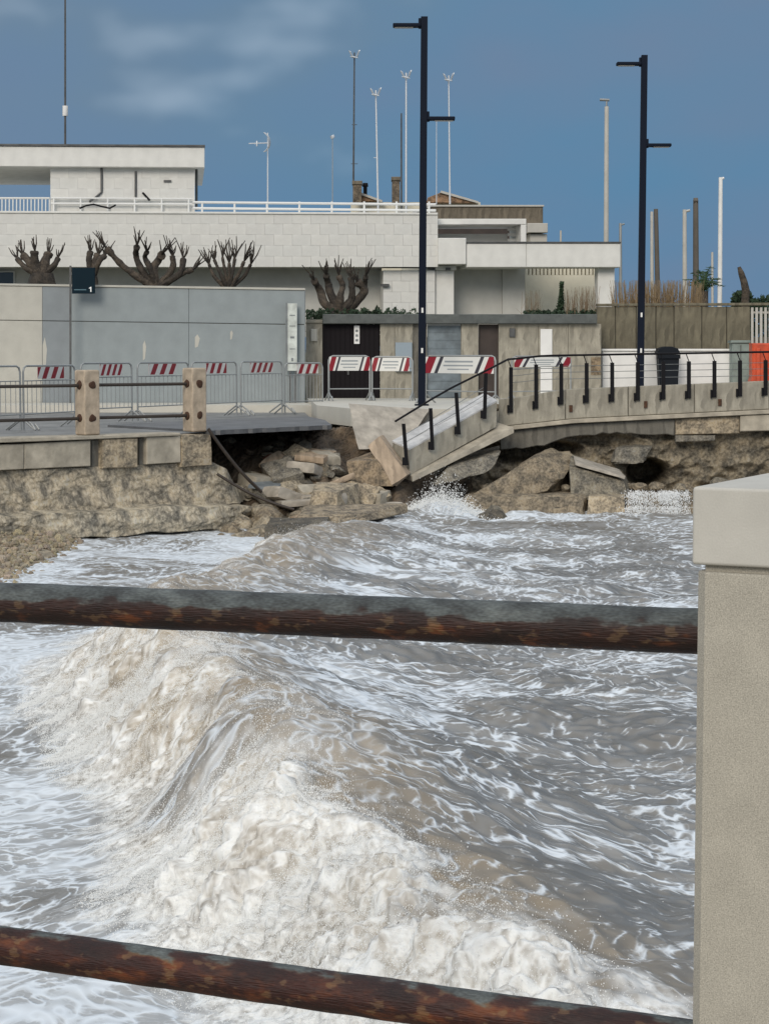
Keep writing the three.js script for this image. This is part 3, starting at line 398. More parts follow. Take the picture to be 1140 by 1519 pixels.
// ------------------------------------------------------------------ right promenade: parapet, railing, rock face
const FR = new Frame(740, 37.6, 1140, 37.3);
const topY = px => px < 850 ? lerp(592, 577, ss(738, 856, px)) : lerp(577, 565, (px - 850) / 290), botY = px => px < 850 ? lerp(633, 621, (px - 740) / 110) : lerp(621, 607, (px - 850) / 290);
{
  const t = thing('parapet', 'stained grey concrete parapet along the right promenade carrying the dark railing', 'parapet', FR.base(940, 0, 1.5));
  const cuts = [739, 838, 931, 1029, 1140, 1290];
  for (let i = 0; i < cuts.length - 1; i++) { const a = cuts[i] + .4, b = cuts[i + 1] - .4, pts = []; for (let k = 0; k <= 4; k++) { const x = lerp(a, b, k / 4); pts.push([x, botY(x)]); } for (let k = 4; k >= 0; k--) { const x = lerp(a, b, k / 4); pts.push([x, topY(x)]); } part('panel', FR.prism(pts, 0, .27, { bevel: .012 }), M.concrete, t); }
  const led = []; for (let k = 0; k <= 10; k++) { const x = lerp(740, 1290, k / 10); led.push([x, botY(x) + 7]); } for (let k = 10; k >= 0; k--) { const x = lerp(740, 1290, k / 10); led.push([x, botY(x) + .6]); }
  part('ledge', FR.prism(led, -.07, .3, { bevel: .01 }), M.kerbstone, t);
  for (const [x, y] of [[846, 606], [957, 600], [1067, 597]]) part('drain_spout', FR.box(x - 2.5, y - 5, x + 2.5, y + 5, -.035, -.002), M.rustPlain, t);
}
{
  const rl = thing('railing', 'dark metal railing with flat posts and cables on the right parapet', 'railing', FR.base(940, 0, 1.9));
  const railY = px => px < 815 ? lerp(533, 527.5, ss(750, 815, px)) : lerp(527.5, 522, (px - 815) / 325);
  const xs = []; for (let i = 0; i < 13; i++) xs.push(757 + i * 37.9 + (i < 3 ? -i * .6 : -1.5));
  for (const x of xs) { const ty = topY(x), p = part('post', FR.box(x - 2.6, railY(x) + 12, x + 3.2, ty + 21, -.055, -.003, { bevel: .004 }), M.blackRail, rl); part('bracket', FR.box(x - 5.5, ty + 10, x - 2.9, ty + 22, -.07, -.003, { bevel: .004 }), M.blackRail, p); const a = FR.at(x + .5, railY(x) + 13, -.03), b = FR.at(x - 4, railY(x) + 1, -.03); part('rail_arm', bar(a, b, .009), M.blackRail, p); }
  const hp = []; for (let k = 0; k <= 30; k++) { const x = lerp(752, 1240, k / 30); hp.push(FR.at(x, railY(x), -.03)); } part('handrail', tube(hp, .019, 8), M.blackRail, rl);
  for (const o of [15, 24, 34]) { const c = []; for (let k = 0; k <= 30; k++) { const x = lerp(757, 1215, k / 30); c.push(FR.at(x, railY(x) + o + 1, -.03)); } part('cable', tube(c, .006, 5), M.cable, rl); }
}
// the length of parapet that has dropped, hinged at the right end
{
  const A = W(606, 668, 35.7), B = W(737, 596, 37.1), A2 = W(607, 705, 35.6), B2 = W(736, 633, 37.0), C = W(581, 656, 36.25), E = W(718, 585, 37.7);
  const up = A.clone().sub(A2), dir = B.clone().sub(A);
  const C2 = C.clone().sub(up), E2 = E.clone().sub(up);
  const t = thing('fallen_parapet', 'fallen length of concrete parapet sloping down into the rubble, white top', 'parapet', V(A2.x, A2.y, A2.z));
  part('panel', chunkHexa([A2, B2, B, A, C2, E2, E, C], 1.3, .008, 6, 4), M.concrete, t);
  const lift = (p, q, k0, k1, h) => { const a = p.clone().lerp(q, k0), b = p.clone().lerp(q, k1); return [a, b, up.clone().setLength(h)]; };
  for (const [k0, k1] of [[.0, .46], [.5, 1.0]]) { const [a0, a1, u] = lift(A, C, k0, k1, .03), [b0, b1] = lift(B, E, k0, k1, .03); part('top_strip', hexa([a0, b0, b0.clone().add(u), a0.clone().add(u), a1, b1, b1.clone().add(u), a1.clone().add(u)], 1), M.slabTop, t); }
  const f = V(0, 0, 0).subVectors(A, C).setLength(.09), dn = up.clone().setLength(-.1); const q0 = A2.clone().add(f), q1 = W(762, 634, 36.95); const in0 = C2.clone(), in1 = E2.clone();
  part('ledge', chunkHexa([q0.clone().add(dn), q1.clone().add(dn), q1, q0.clone(), in0.clone().add(dn).addScaledVector(up, -.02), in1.clone().add(dn).addScaledVector(up, -.02), in1.clone().addScaledVector(up, -.02), in0.clone().addScaledVector(up, -.02)], 1.2, .01, 6, 8), M.kerbstone, t);
  const r = thing('fallen_railing', 'dark railing posts and handrail still fixed to the fallen parapet', 'railing', A2.clone());
  const out = f.clone().setLength(.03); const post = (x0, y0, x1, y1, D) => { const a = W(x0, y0, D - .12).add(out), b = W(x1, y1, D - .1).add(out), w = .033; const e = V(w, 0, 0), d = V(0, 0, -.05); const p = part('post', hexa([b.clone().sub(e), b.clone().add(e), a.clone().add(e), a.clone().sub(e), b.clone().sub(e).add(d), b.clone().add(e).add(d), a.clone().add(e).add(d), a.clone().sub(e).add(d)], 1), M.blackRail, r); const k = b.clone().addScaledVector(a.clone().sub(b), .1).add(V(-.045, 0, -.02)); const bx = new THREE.BoxGeometry(.06, .14, .05); bx.translate(k.x, k.y, k.z); part('bracket', bx, M.blackRail, p); return a; };
  post(597, 628, 602, 690, 35.6); post(637, 605, 640, 667, 36.0); post(675, 582, 679, 644, 36.45); post(719, 553, 717, 621, 36.85);
  const hp = [[586, 625, 35.6], [640, 592, 36.1], [668, 576, 36.4], [700, 560, 36.7], [730, 545, 36.95], [752, 533.5, 37.3], [758, 532.5, 37.55]].map(q => W(...q)); part('handrail', tube(hp, .02, 8), M.blackRail, r);
  for (const o of [18, 30]) part('cable', tube([W(598, 628 + o, 35.5), W(637, 605 + o, 35.9), W(676, 582 + o, 36.35), W(718, 556 + o, 36.75)], .006, 5), M.cable, r);
}
{   // eroded sea wall under the promenade
  const sw = thing('undermined_wall', 'undermined rock and concrete sea wall below the right promenade, with a dark cavity', 'sea wall', FR.base(930, 0, .2));
  const cave = (px, y, a, b, rx, ry) => ss(1, .55, Math.hypot((px - a) / rx, (y - b) / ry));
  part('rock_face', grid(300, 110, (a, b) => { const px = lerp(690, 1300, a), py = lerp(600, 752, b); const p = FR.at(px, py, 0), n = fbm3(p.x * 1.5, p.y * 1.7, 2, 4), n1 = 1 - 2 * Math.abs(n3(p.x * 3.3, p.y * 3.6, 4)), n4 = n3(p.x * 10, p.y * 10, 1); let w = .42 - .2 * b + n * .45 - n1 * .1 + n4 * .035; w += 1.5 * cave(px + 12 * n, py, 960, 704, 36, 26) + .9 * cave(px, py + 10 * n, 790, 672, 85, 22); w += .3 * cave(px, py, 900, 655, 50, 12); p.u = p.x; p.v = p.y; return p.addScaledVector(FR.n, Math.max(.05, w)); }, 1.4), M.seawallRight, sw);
  const poly = (pts, w0, w1, m, nm, bev = .015) => part(nm, FR.prism(pts, w0, w1, { bevel: bev }), m, sw);
  const under = []; for (let k = 0; k <= 24; k++) { const x = lerp(742, 1000, k / 24); under.push([x, lerp(667, 644, k / 24) - 10 * ss(800, 850, x) * ss(990, 900, x) + 4 * n2(k * .9, 2)]); } const ov = []; for (let k = 8; k >= 0; k--) { const x = lerp(742, 1000, k / 8); ov.push([x, botY(x) + 7.6]); }
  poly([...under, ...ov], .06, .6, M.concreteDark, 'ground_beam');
  poly([[1001, 645], [1096, 643], [1096, 616.5], [1001, 621.5]], .05, .6, M.concreteWarm, 'block'); poly([[1097, 640], [1300, 636], [1300, 608], [1097, 616.5]], -.03, .6, M.kerbstone, 'block');
  poly([[1001, 656], [1060, 654], [1060, 646], [1001, 646]], .0, .5, M.rockGrey, 'block');
  const slab = (name, label, pts, m, amp, seed) => one(name, label, 'slab', chunkHexa(pts.map(([x, y, d]) => W(x, y, d)), 1.1, amp, 8, seed), m);
  slab('fallen_slab', 'big brown slab lying tilted against the undermined wall', [[692, 738, 35.9], [800, 738, 36.2], [846, 700, 36.5], [790, 676, 36.6], [720, 728, 36.9], [850, 728, 37.2], [852, 668, 37.3], [812, 662, 37.3]], M.rockTan[1], .07, 21);
  slab('fallen_slab', 'brown slab with smooth pale upper face beside the dark cavity', [[846, 742, 36.2], [932, 742, 36.3], [926, 714, 36.5], [842, 690, 36.4], [848, 726, 37.2], [936, 726, 37.3], [928, 704, 37.4], [846, 672, 37.2]], M.rockTan[3], .025, 22);
  slab('pale_plate', 'smooth pale plate lying on a brown slab beside the dark cavity', [[852, 690, 36.35], [926, 711, 36.42], [927, 707, 36.44], [852, 685, 36.37], [850, 681, 37.1], [918, 700, 37.25], [918, 696, 37.25], [850, 676, 37.1]], M.slabPale, .01, 28);
  slab('fallen_slab', 'dull brown slab wedged under the fallen parapet', [[640, 722, 35.6], [728, 700, 36.2], [742, 672, 36.6], [665, 690, 36.1], [640, 700, 37], [735, 690, 37.3], [742, 660, 37.4], [672, 676, 37]], M.rockGrey, .05, 23);
  slab('fallen_slab', 'rounded grey lump jammed above the dark cavity', [[905, 690, 37.2], [955, 688, 37.3], [968, 662, 37.4], [912, 664, 37.3], [905, 684, 38], [960, 684, 38], [970, 656, 38], [918, 656, 38]], M.rockGrey, .06, 24);
  // apron with water pouring off it
  const ap = thing('concrete_apron', 'worn brown concrete apron awash at the foot of the right sea wall', 'apron', W(850, 758, 35.8));
  part('slab', chunkHexa([[668, 770, 35.5], [868, 770, 35.6], [868, 734, 35.9], [690, 734, 35.8], [690, 752, 37.6], [880, 750, 37.7], [880, 722, 37.8], [700, 722, 37.7]].map(q => W(...q)), 1.2, .07, 14, 31), M.rockTan[1], ap);
  part('slab', chunkHexa([[869, 770, 35.55], [926, 770, 35.6], [926, 736, 35.8], [872, 736, 35.8], [872, 752, 37.6], [930, 750, 37.7], [930, 724, 37.8], [875, 724, 37.7]].map(q => W(...q)), 1.2, .02, 8, 32), M.concreteWarm, ap);
  part('slab', chunkHexa([[927, 772, 35.7], [1090, 772, 35.8], [1090, 738, 36.0], [927, 736, 35.9], [930, 752, 37.6], [1090, 752, 37.7], [1090, 726, 37.8], [930, 724, 37.7]].map(q => W(...q)), 1.2, .05, 12, 33), M.rockTan[1], ap);
  {   // water falling off the apron: streams of drops nobody could count
    const rc = rng(17), N = 6500, im = new THREE.InstancedMesh(new THREE.IcosahedronGeometry(1, 0), mat(.8, .82, .83, { roughness: .6 }), N), m = new THREE.Matrix4(), q = new THREE.Quaternion(), st = []; for (let k = 0; k < 30; k++) st.push([926 + 96 * rc(), 2 + 6 * rc(), .25 + .75 * rc()]);
    for (let k = 0; k < N; k++) { const [c, w, d] = st[Math.floor(rc() * 30)], t = rc() < .35 ? .75 + .25 * rc() : d * rc() + (1 - d) * rc() * .4, g = (rc() + rc() + rc() - 1.5) * 1.8; const px = c + g * w * (1 + t * .6), D = t < .2 ? lerp(36.2, 35.75, t / .2) : lerp(35.72, 35.4, (t - .2) / .8), py = t < .2 ? lerp(730, 735, t / .2) : 735 + Math.pow((t - .2) / .8, 1.3) * 32, R = .003 + .008 * rc() * rc(); const p = W(px + 3 * n2(c, t * 4), py + (rc() - .5) * 4, D); m.compose(p.add(V(0, .03, (rc() - .5) * .08)), q, V(R, R * 1.5, R)); im.setMatrixAt(k, m); }
    im.name = 'water_cascade'; im.userData = { kind: 'stuff', label: 'white water spilling over the apron below the dark cavity', category: 'water' }; sh(im); scene.add(im);
  }
  const r = rng(99); for (let i = 0; i < 24; i++) { const px = lerp(690, 1100, r()), D = lerp(36.6, 37.4, r()), s = .08 + .2 * r() * r(); const g = rockGeo(3000 + i, s * 1.3, s * .7, s, 2); g.rotateY(r() * 6); g.translate(planX(px, D), .36 + s * .3, -D); one('wall_rock', 'brown rock fallen onto the apron below the undermined wall', 'rock', g, M.rockTan[i % 4], 'rocks fallen onto the apron'); }
}
console.log('right done');

// ------------------------------------------------------------------ street lamps
function lamp(px0, px1, yTop, D, ground, label) {
  const b = V(planX(px0, D), ground, -D), tp = W(px1, yTop, D), h = tp.y - ground; const lean = tp.x - b.x;
  const t = thing('street_lamp', label, 'street lamp', b, 'navy twin-arm street lamps on the promenade');
  const m = D / F; const X = y => b.x + lean * (y - ground) / h;
  part('pole', hexa([V(b.x - .075, ground, -D + .075), V(b.x + .075, ground, -D + .075), V(tp.x + .066, tp.y, -D + .066), V(tp.x - .066, tp.y, -D + .066), V(b.x - .075, ground, -D - .075), V(b.x + .075, ground, -D - .075), V(tp.x + .066, tp.y, -D - .066), V(tp.x - .066, tp.y, -D - .066)]), M.navy, t);
  part('base_plate', boxC(b.x - .14, b.x + .14, ground, ground + .03, -D - .14, -D + .14), M.navy, t);
  const arm = (y, s) => { const x = X(y); const g = rbox(.55, .07, .24, .02); g.translate(x + s * (.07 + .275), y, -D); const a = part('lamp_head', g, M.navy, t); const l = rbox(.36, .012, .16, .004); l.translate(x + s * .4, y - .041, -D); part('lens', l, M.dirtyWhite, a); const c = rbox(.05, .2, .1, .01); c.translate(x + s * .09, y + .04, -D); part('clamp', c, M.navy, t); };
  arm(tp.y - 12.5 * m, -1); arm(tp.y - 149 / 575 * h, 1);
  for (const yy of [1.9, 1.1]) { const s = rbox(.04, .1, .01, .003, 1); s.translate(X(ground + yy), ground + yy, -D + .082); part('sticker', s, M.white, t); }
}
lamp(625, 629, 25, 40.6, 1.8, 'tall navy street lamp standing beside the tilted pavement slab');
lamp(948, 955, 82, 45.8, 1.8, 'tall navy street lamp standing behind the intact railing near the dark bin');

// ------------------------------------------------------------------ crowd barriers
const stripeT = (n, seed) => canv(256, 96, (c, w, h) => { c.fillStyle = '#dcdcd8'; c.fillRect(0, 0, w, h); c.fillStyle = '#8e1b28'; const s = w / n; for (let i = -1; i <= n; i++) { c.beginPath(); const x = i * s + seed; c.moveTo(x, h); c.lineTo(x + s * .5, h); c.lineTo(x + s * .5 + h * .38, 0); c.lineTo(x + h * .38, 0); c.fill(); } });
const plateT = canv(512, 128, (c, w, h) => { c.fillStyle = '#e2e2de'; c.fillRect(0, 0, w, h); c.fillStyle = '#8a1526'; for (const x of [-20, 430]) { c.beginPath(); c.moveTo(x, h); c.lineTo(x + 62, h); c.lineTo(x + 110, 0); c.lineTo(x + 48, 0); c.fill(); } c.fillStyle = '#3c3a42'; for (const x of [70, 370]) { c.beginPath(); c.moveTo(x, h); c.lineTo(x + 26, h); c.lineTo(x + 74, 0); c.lineTo(x + 48, 0); c.fill(); } c.fillStyle = '#9aa0a4'; c.fillRect(150, 30, 210, 14); c.fillRect(140, 62, 220, 12); c.fillRect(170, 92, 160, 10); });
const MS = [stripeT(3, 12), stripeT(3, 40), stripeT(4, 5)].map(t => mat(.9, .9, .9, { map: t, roughness: .5 })), MP = mat(.95, .95, .95, { map: plateT, roughness: .5 });
function barrier(a, b, ground, label, { p0 = .3, p1 = .75, pm = MS[0], ph = .2, bars = 11, steel = M.galv, h = 1.07, foot = true, pole = .017 } = {}) {
  const A = V(planX(a[0], a[1]), ground, -a[1]), B = V(planX(b[0], b[1]), ground, -b[1]), L = A.distanceTo(B), e = B.clone().sub(A).normalize(), n = V(-e.z, 0, e.x); if (n.z < 0) n.negate();
  const mid = A.clone().lerp(B, .5), t = thing('crowd_barrier', label, 'barrier', mid, 'steel crowd barriers closing the road'); const P = (u, y, o = 0) => A.clone().addScaledVector(e, u * L).setY(ground + y).addScaledVector(n, o);
  const c = .1 / L, pts = [P(.01, .0), P(.01, h - .1), P(.01 + c * .3, h - .03), P(.01 + c, h), P(.99 - c, h), P(.99 - c * .3, h - .03), P(.99, h - .1), P(.99, 0)];
  part('frame', tube(pts, pole, 8), steel, t); part('lower_rail', bar(P(.01, .26), P(.99, .26), pole * .75), steel, t); part('middle_rail', bar(P(.01, h - .25), P(.99, h - .25), pole * .6), steel, t);
  for (let i = 1; i <= bars; i++) part('bar', bar(P(i / (bars + 1), .26), P(i / (bars + 1), h - .25), .0065, 5), steel, t);
  if (pm) { const g = new THREE.BoxGeometry((p1 - p0) * L, ph, .006); g.rotateY(Math.atan2(-e.z, e.x)); const k = P((p0 + p1) / 2, h - .02 - ph / 2, .026); g.translate(k.x, k.y, k.z); part('striped_panel', g, pm, t); }
  if (foot) for (const u of [.01, .99]) { const f = part('foot', tube([P(u, 0, .3), P(u, .19, .02), P(u, .19, -.02), P(u, 0, -.3)], .016, 6), steel, t); part('foot_strip', bar(P(u, .01, .3), P(u, .1, .22), .02), steel, f); }
  return t;
}
{
  const G = 1.57; const lb = ['steel crowd barrier at the kerb left of the first concrete post, running out of view', 'steel crowd barrier with a small striped panel just left of the first concrete post', 'steel crowd barrier seen just right of the first concrete post', 'steel crowd barrier seen just left of the second concrete post', 'steel crowd barrier just right of the second concrete post', 'steel crowd barrier on the fresh asphalt in front of the white info pylon', 'steel crowd barrier between the white info pylon and the black gate'];
  const V2 = [[[-62, 32.4], [32, 34], M.galv], [[35, 34.05], [113, 35.7], M.galv], [[120, 35.8], [197, 37.3], M.galv], [[204, 37.45], [281, 39.1], M.galv], [[284, 39.2], [352, 40.7], M.galv], [[357, 40.8], [419, 42.6], M.galv], [[422, 42.7], [479, 43.75], M.galv]];
  const pn = [null, [.25, .75], [.35, .78], [.2, .72], [.3, .74], [.2, .74], [.3, .85]];
  V2.forEach(([a, b, st], i) => barrier(a, b, i > 1 && i < 6 ? 1.602 : i === 6 ? 1.562 : G, lb[i], { steel: st, pm: pn[i] ? MS[i % 3] : null, p0: pn[i]?.[0], p1: pn[i]?.[1] }));
  barrier([487, 44.4], [549, 44.7], 1.8, 'pale barrier with full-width striped plate in front of the black gate', { pm: MP, p0: .02, p1: .98, ph: .3, bars: 0, pole: .022, h: .98 });
  barrier([551, 44.7], [612, 44.5], 1.8, 'pale barrier with full-width striped plate beside the near lamp, right of the gate', { pm: MP, p0: .02, p1: .92, ph: .29, bars: 0, pole: .022, h: .96 });
  barrier([630, 42.6], [735, 41.2], 1.8, 'long barrier with red and white plate behind the fallen railing', { pm: MP, p0: .01, p1: .98, ph: .34, bars: 0, pole: .02, h: .99 });
  barrier([757, 41.6], [846, 42.4], 1.8, 'barrier with striped plate behind the first posts of the intact railing', { pm: MP, p0: .04, p1: .97, ph: .2, bars: 0, pole: .018, h: .98 });
}

// ------------------------------------------------------------------ grey roadside wall, sign, pylon
const FW = new Frame(0, 46, 452, 46);
{
  const t = thing('roadside_wall', 'long grey painted wall with a bare concrete end behind the barriers', 'wall', FW.base(200, 0, 1.72));
  const ty = x => 424 + x * .0155, gy = x => 475 + x * .0145; const P = (x0, x1, m, w = 0) => { part('upper_panel', FW.prism([[x0, gy(x0) - .5], [x1, gy(x1) - .5], [x1, ty(x1)], [x0, ty(x0)]], w, .25, { bevel: .008 }), m, t); part('lower_panel', FW.prism([[x0, 598.6], [x1, 598.6], [x1, gy(x1) + .5], [x0, gy(x0) + .5]], w, .25, { bevel: .008 }), m, t); };
  P(-130, -30, M.rawWall); P(-29.5, 63, M.rawWall); P(63.3, 105.5, M.greyPaint2); P(106.2, 280, M.greyPaint); P(280.3, 452, M.greyPaint);
  part('core', FW.prism([[-130, 599], [451, 599], [451, 431.5], [-130, 423]], .03, .23), M.concreteDark, t);
  part('coping', FW.prism([[-130, ty(-130) - .4], [452.5, ty(452.5) - .4], [452.5, ty(452.5) - 3.6], [-130, ty(-130) - 3.6]], -.03, .28, { bevel: .006 }), M.rawWall, t);
  const scuff = (x, y, w, h) => part('paint_scuff', FW.prism([[x - w * .3, y + h], [x + w * .2, y + h * .9], [x + w * .5, y + h * .3], [x + w * .1, y], [x - w * .3, y + h * .2]], -.004, -.001), M.rawWall, t); scuff(214, 505, 6, 30); scuff(292, 496, 9, 20); scuff(66, 500, 8, 60); scuff(343, 490, 5, 14);
}
{
  const t = thing('stop_sign_post', 'dark navy sign with a white numeral 1 on a thin pole before the grey wall', 'sign', FW.base(104.5, -.4, 1.72));
  part('pole', FW.box(103.2, 394, 105.8, 601, -.43, -.38), M.galvDark, t);
  const b = part('board', FW.box(107, 397, 141, 435.5, -.45, -.4, { bevel: .005 }), dull(.005, .014, .024), t);
  part('clip', FW.box(105.5, 404, 107.5, 408, -.44, -.4), M.galvDark, t); part('clip', FW.box(105.5, 425, 107.5, 429, -.44, -.4), M.galvDark, t);
  const txt = canv(256, 300, (c, w, h) => { c.fillStyle = '#08202b'; c.fillRect(0, 0, w, h); c.fillStyle = '#f2f4f4'; c.font = 'bold 84px sans-serif'; c.textAlign = 'center'; c.fillText('1', 208, 284); c.fillStyle = '#5b7580'; c.fillRect(20, 252, 140, 12); });
  const A = FW.loc(107.6, 435, -.452), B = FW.loc(140.4, 397.6, -.452), g = new THREE.PlaneGeometry(B.x - A.x, B.y - A.y); g.translate((A.x + B.x) / 2, (A.y + B.y) / 2, .4545); g.applyMatrix4(FW.m); const lm = dull(1, 1, 1); lm.map = txt; part('lettering', g, lm, b);
  const q = thing('info_pylon', 'narrow tall white sign board with small marks, dark edge, in front of the grey wall', 'sign', FW.base(433, -.25, 1.72));
  part('board', FW.box(426.5, 450, 440.5, 550, -.2, -.16, { bevel: .004 }), cm(.72, .78, .76, 'mottle'), q); part('edge', FW.box(423.5, 449, 426.3, 552, -.21, -.12), M.slate, q); part('leg', FW.box(429, 550.5, 431, 602, -.19, -.165), M.galvDark, q); part('leg', FW.box(437, 550.5, 439, 602, -.19, -.165), M.galvDark, q);
  for (const [y, w, h] of [[467, 8, 1.4], [483, 9, 1.2], [499, 6, 3], [531, 3, 5], [517, 8, 1.2]]) part('mark', FW.box(433.5 - w / 2, y, 433.5 + w / 2, y + h, -.204, -.2005), M.slate, q);
}

// ------------------------------------------------------------------ boundary wall with doors
const FB = new Frame(455, 47, 890, 47);
{
  const t = thing('boundary_wall', 'board-marked concrete garden wall with dark coping, gate and doors', 'wall', FB.base(670, 0, 1.5));
  const P = (x0, x1, y0, m = M.concrete, w = 0) => part('panel', FB.box(x0, y0, x1, 604, w, .28, { bevel: .008 }), m, t);
  P(453.5, 478, 479); P(563.5, 585, 480.5); P(585.3, 612, 480.5, M.concrete); P(612.3, 633, 480.5, M.concreteDark, .03); P(683.5, 709, 480.5); P(739, 798, 480.5); P(798.3, 842, 480.5); P(842.3, 891, 480.5);
  part('coping', FB.box(478.4, 466, 885, 480, -.16, .5, { bevel: .012 }), M.coping, t); part('coping', FB.box(453.5, 474, 478, 479, -.04, .34, { bevel: .006 }), M.concrete, t);
  const gt = part('gate', FB.box(478.4, 481, 520, 600, .09, .14), M.gate, t); part('handle', FB.box(515, 548, 517.5, 556, .05, .089), M.galvDark, gt); part('gate', FB.box(520.6, 481, 563, 600, .09, .14), M.gate, t);
  for (let x = 484; x < 562; x += 7.2) part('gate_slat', FB.box(x, 482, x + 5.6, 599, .075, .0895), M.gate, t);
  part('number_plate', FB.box(525, 483, 533, 510, .03, .07), M.white, t); for (const y of [489, 496, 503]) part('plate_mark', FB.box(527, y, 531, y + 3.4, .026, .0297), M.slate, t);
  part('door', FB.box(633.5, 482, 683, 602, .12, .17), M.blueDoor, t); for (let y = 492; y < 600; y += 12) part('door_rib', FB.box(634, y, 682.6, y + 1.2, .108, .1195), M.blueDoor, t); part('door_frame', FB.box(633.5, 480.5, 683, 483, .02, .115), M.galv, t);
  const bd = part('door', FB.box(709.5, 481, 738.5, 602, .12, .17), M.brownDoor, t); part('handle', FB.box(733, 545, 735.4, 553, .07, .1195), M.galvDark, bd);
  part('meter_box', FB.box(586, 508, 611, 551, -.12, -.003, { bevel: .008 }), M.boxGrey, t);
  part('intercom', FB.box(755, 487, 763.5, 500, -.05, -.003, { bevel: .006 }), M.galvDark, t); part('white_panel', FB.box(801, 488, 818.5, 590, -.05, -.003, { bevel: .006 }), M.white, t); part('letter_box', FB.box(461, 488, 470, 506, -.08, -.003, { bevel: .006 }), M.rawWall, t);
  part('poster', FB.box(876, 530, 890, 556, -.02, -.003), M.blockBrown, t);
}
// hedge behind the wall: clumps of small leaves
function leafCloud(n, seed, place, size, flat = .5) { const r = rng(seed), a = []; for (let i = 0; i < n; i++) { const p = place(r); const s = size * (.6 + r() * .8), d1 = V(r() - .5, r() - .5, r() - .5).setLength(s), d2 = V(r() - .5, r() - .5, r() - .5).setLength(s * flat); for (const q of [p.clone().sub(d1), p.clone().add(d2), p.clone().add(d1), p.clone().sub(d1), p.clone().add(d1), p.clone().sub(d2)]) a.push(q.x, q.y, q.z); } const g = new THREE.BufferGeometry(); g.setAttribute('position', new THREE.Float32BufferAttribute(a, 3)); g.computeVertexNormals(); return g; }
{
  const y0 = W(0, 472, 48.3).y, h = .26; one('hedge', 'low clipped dark green hedge showing above the concrete garden wall', 'hedge', mergeGeometries([leafCloud(9000, 3, r => { const px = 455 + r() * 170 * (.6 + .4 * r()), D = 47.7 + r() * 1; return V(planX(px, D), lerp(1.6, y0 + h * (.75 + .5 * n2(px * .11, 3)), Math.pow(r(), .35)), -D); }, .045)]), M.hedge);
  one('hedge', 'thin dark planting strip at the foot of the cream garden wall', 'hedge', leafCloud(6000, 5, r => { const px = 776 + r() * 108, D = 48.2 + r() * .8; return V(planX(px, D), lerp(1.6, W(0, 461 + 5 * n2(px * .15, 7), D).y, Math.pow(r(), .3)), -D); }, .05), M.hedge);
  one('conifer', 'small dark conifer bush in front of the cream garden wall', 'bush', leafCloud(5200, 6, r => { const t = Math.pow(r(), .7), D = 48.7 + (r() - .5) * .6; const w = (17 * (1 - t) + 2) * (.4 + .6 * r()) * (.8 + .5 * n2(t * 7, 3)); return V(planX(831 - 8 * (1 - t) + (r() - .5) * 2 * w, D), lerp(1.6, W(0, 419, D).y, t), -D); }, .05, .4), M.conifer);
}
function dryShrub(px0, px1, yTop, D, n, seed, label, m, name = 'dry_shrub', cat = 'shrub', lean = .25, rad = .008) { const r = rng(seed), gs = []; for (let i = 0; i < n; i++) { const px = lerp(px0, px1, r()), d = D + (r() - .5) * .8; const b = V(planX(lerp((px0 + px1) / 2, px, .75), d), 1.5, -d); const top = W(px + (r() - .5) * 10, lerp(yTop, yTop + 34, r() * r()), d); const mid = b.clone().lerp(top, .6).add(V((r() - .5) * lean, 0, (r() - .5) * lean)); gs.push(tube([b, mid, top], [rad, rad * .8, rad * .35], 4, { caps: false })); for (let k = 0; k < 3; k++) { const s = mid.clone().lerp(top, r() * .7); gs.push(tube([s, s.clone().add(V((r() - .5) * .35, .1 + r() * .3, (r() - .5) * .3))], [rad * .5, rad * .25], 3, { caps: false })); } } return one(name, label, cat, mergeGeometries(gs), m, undefined); }
dryShrub(838, 862, 426, 48.6, 34, 11, 'bare twiggy shrub next to the dark conifer', M.dryTwig); dryShrub(862, 888, 424, 48.8, 40, 12, 'bare reddish twiggy shrub by the white column', M.dryTwig); dryShrub(778, 800, 430, 48.8, 22, 13, 'thin bare shrub at the corner of the grey recess', M.dryTwig);
dryShrub(905, 1042, 415, 50.6, 330, 14, 'tall dry straw-coloured reeds behind the brown panel fence', M.reed, 'dry_reeds', 'reeds', .16, .012);

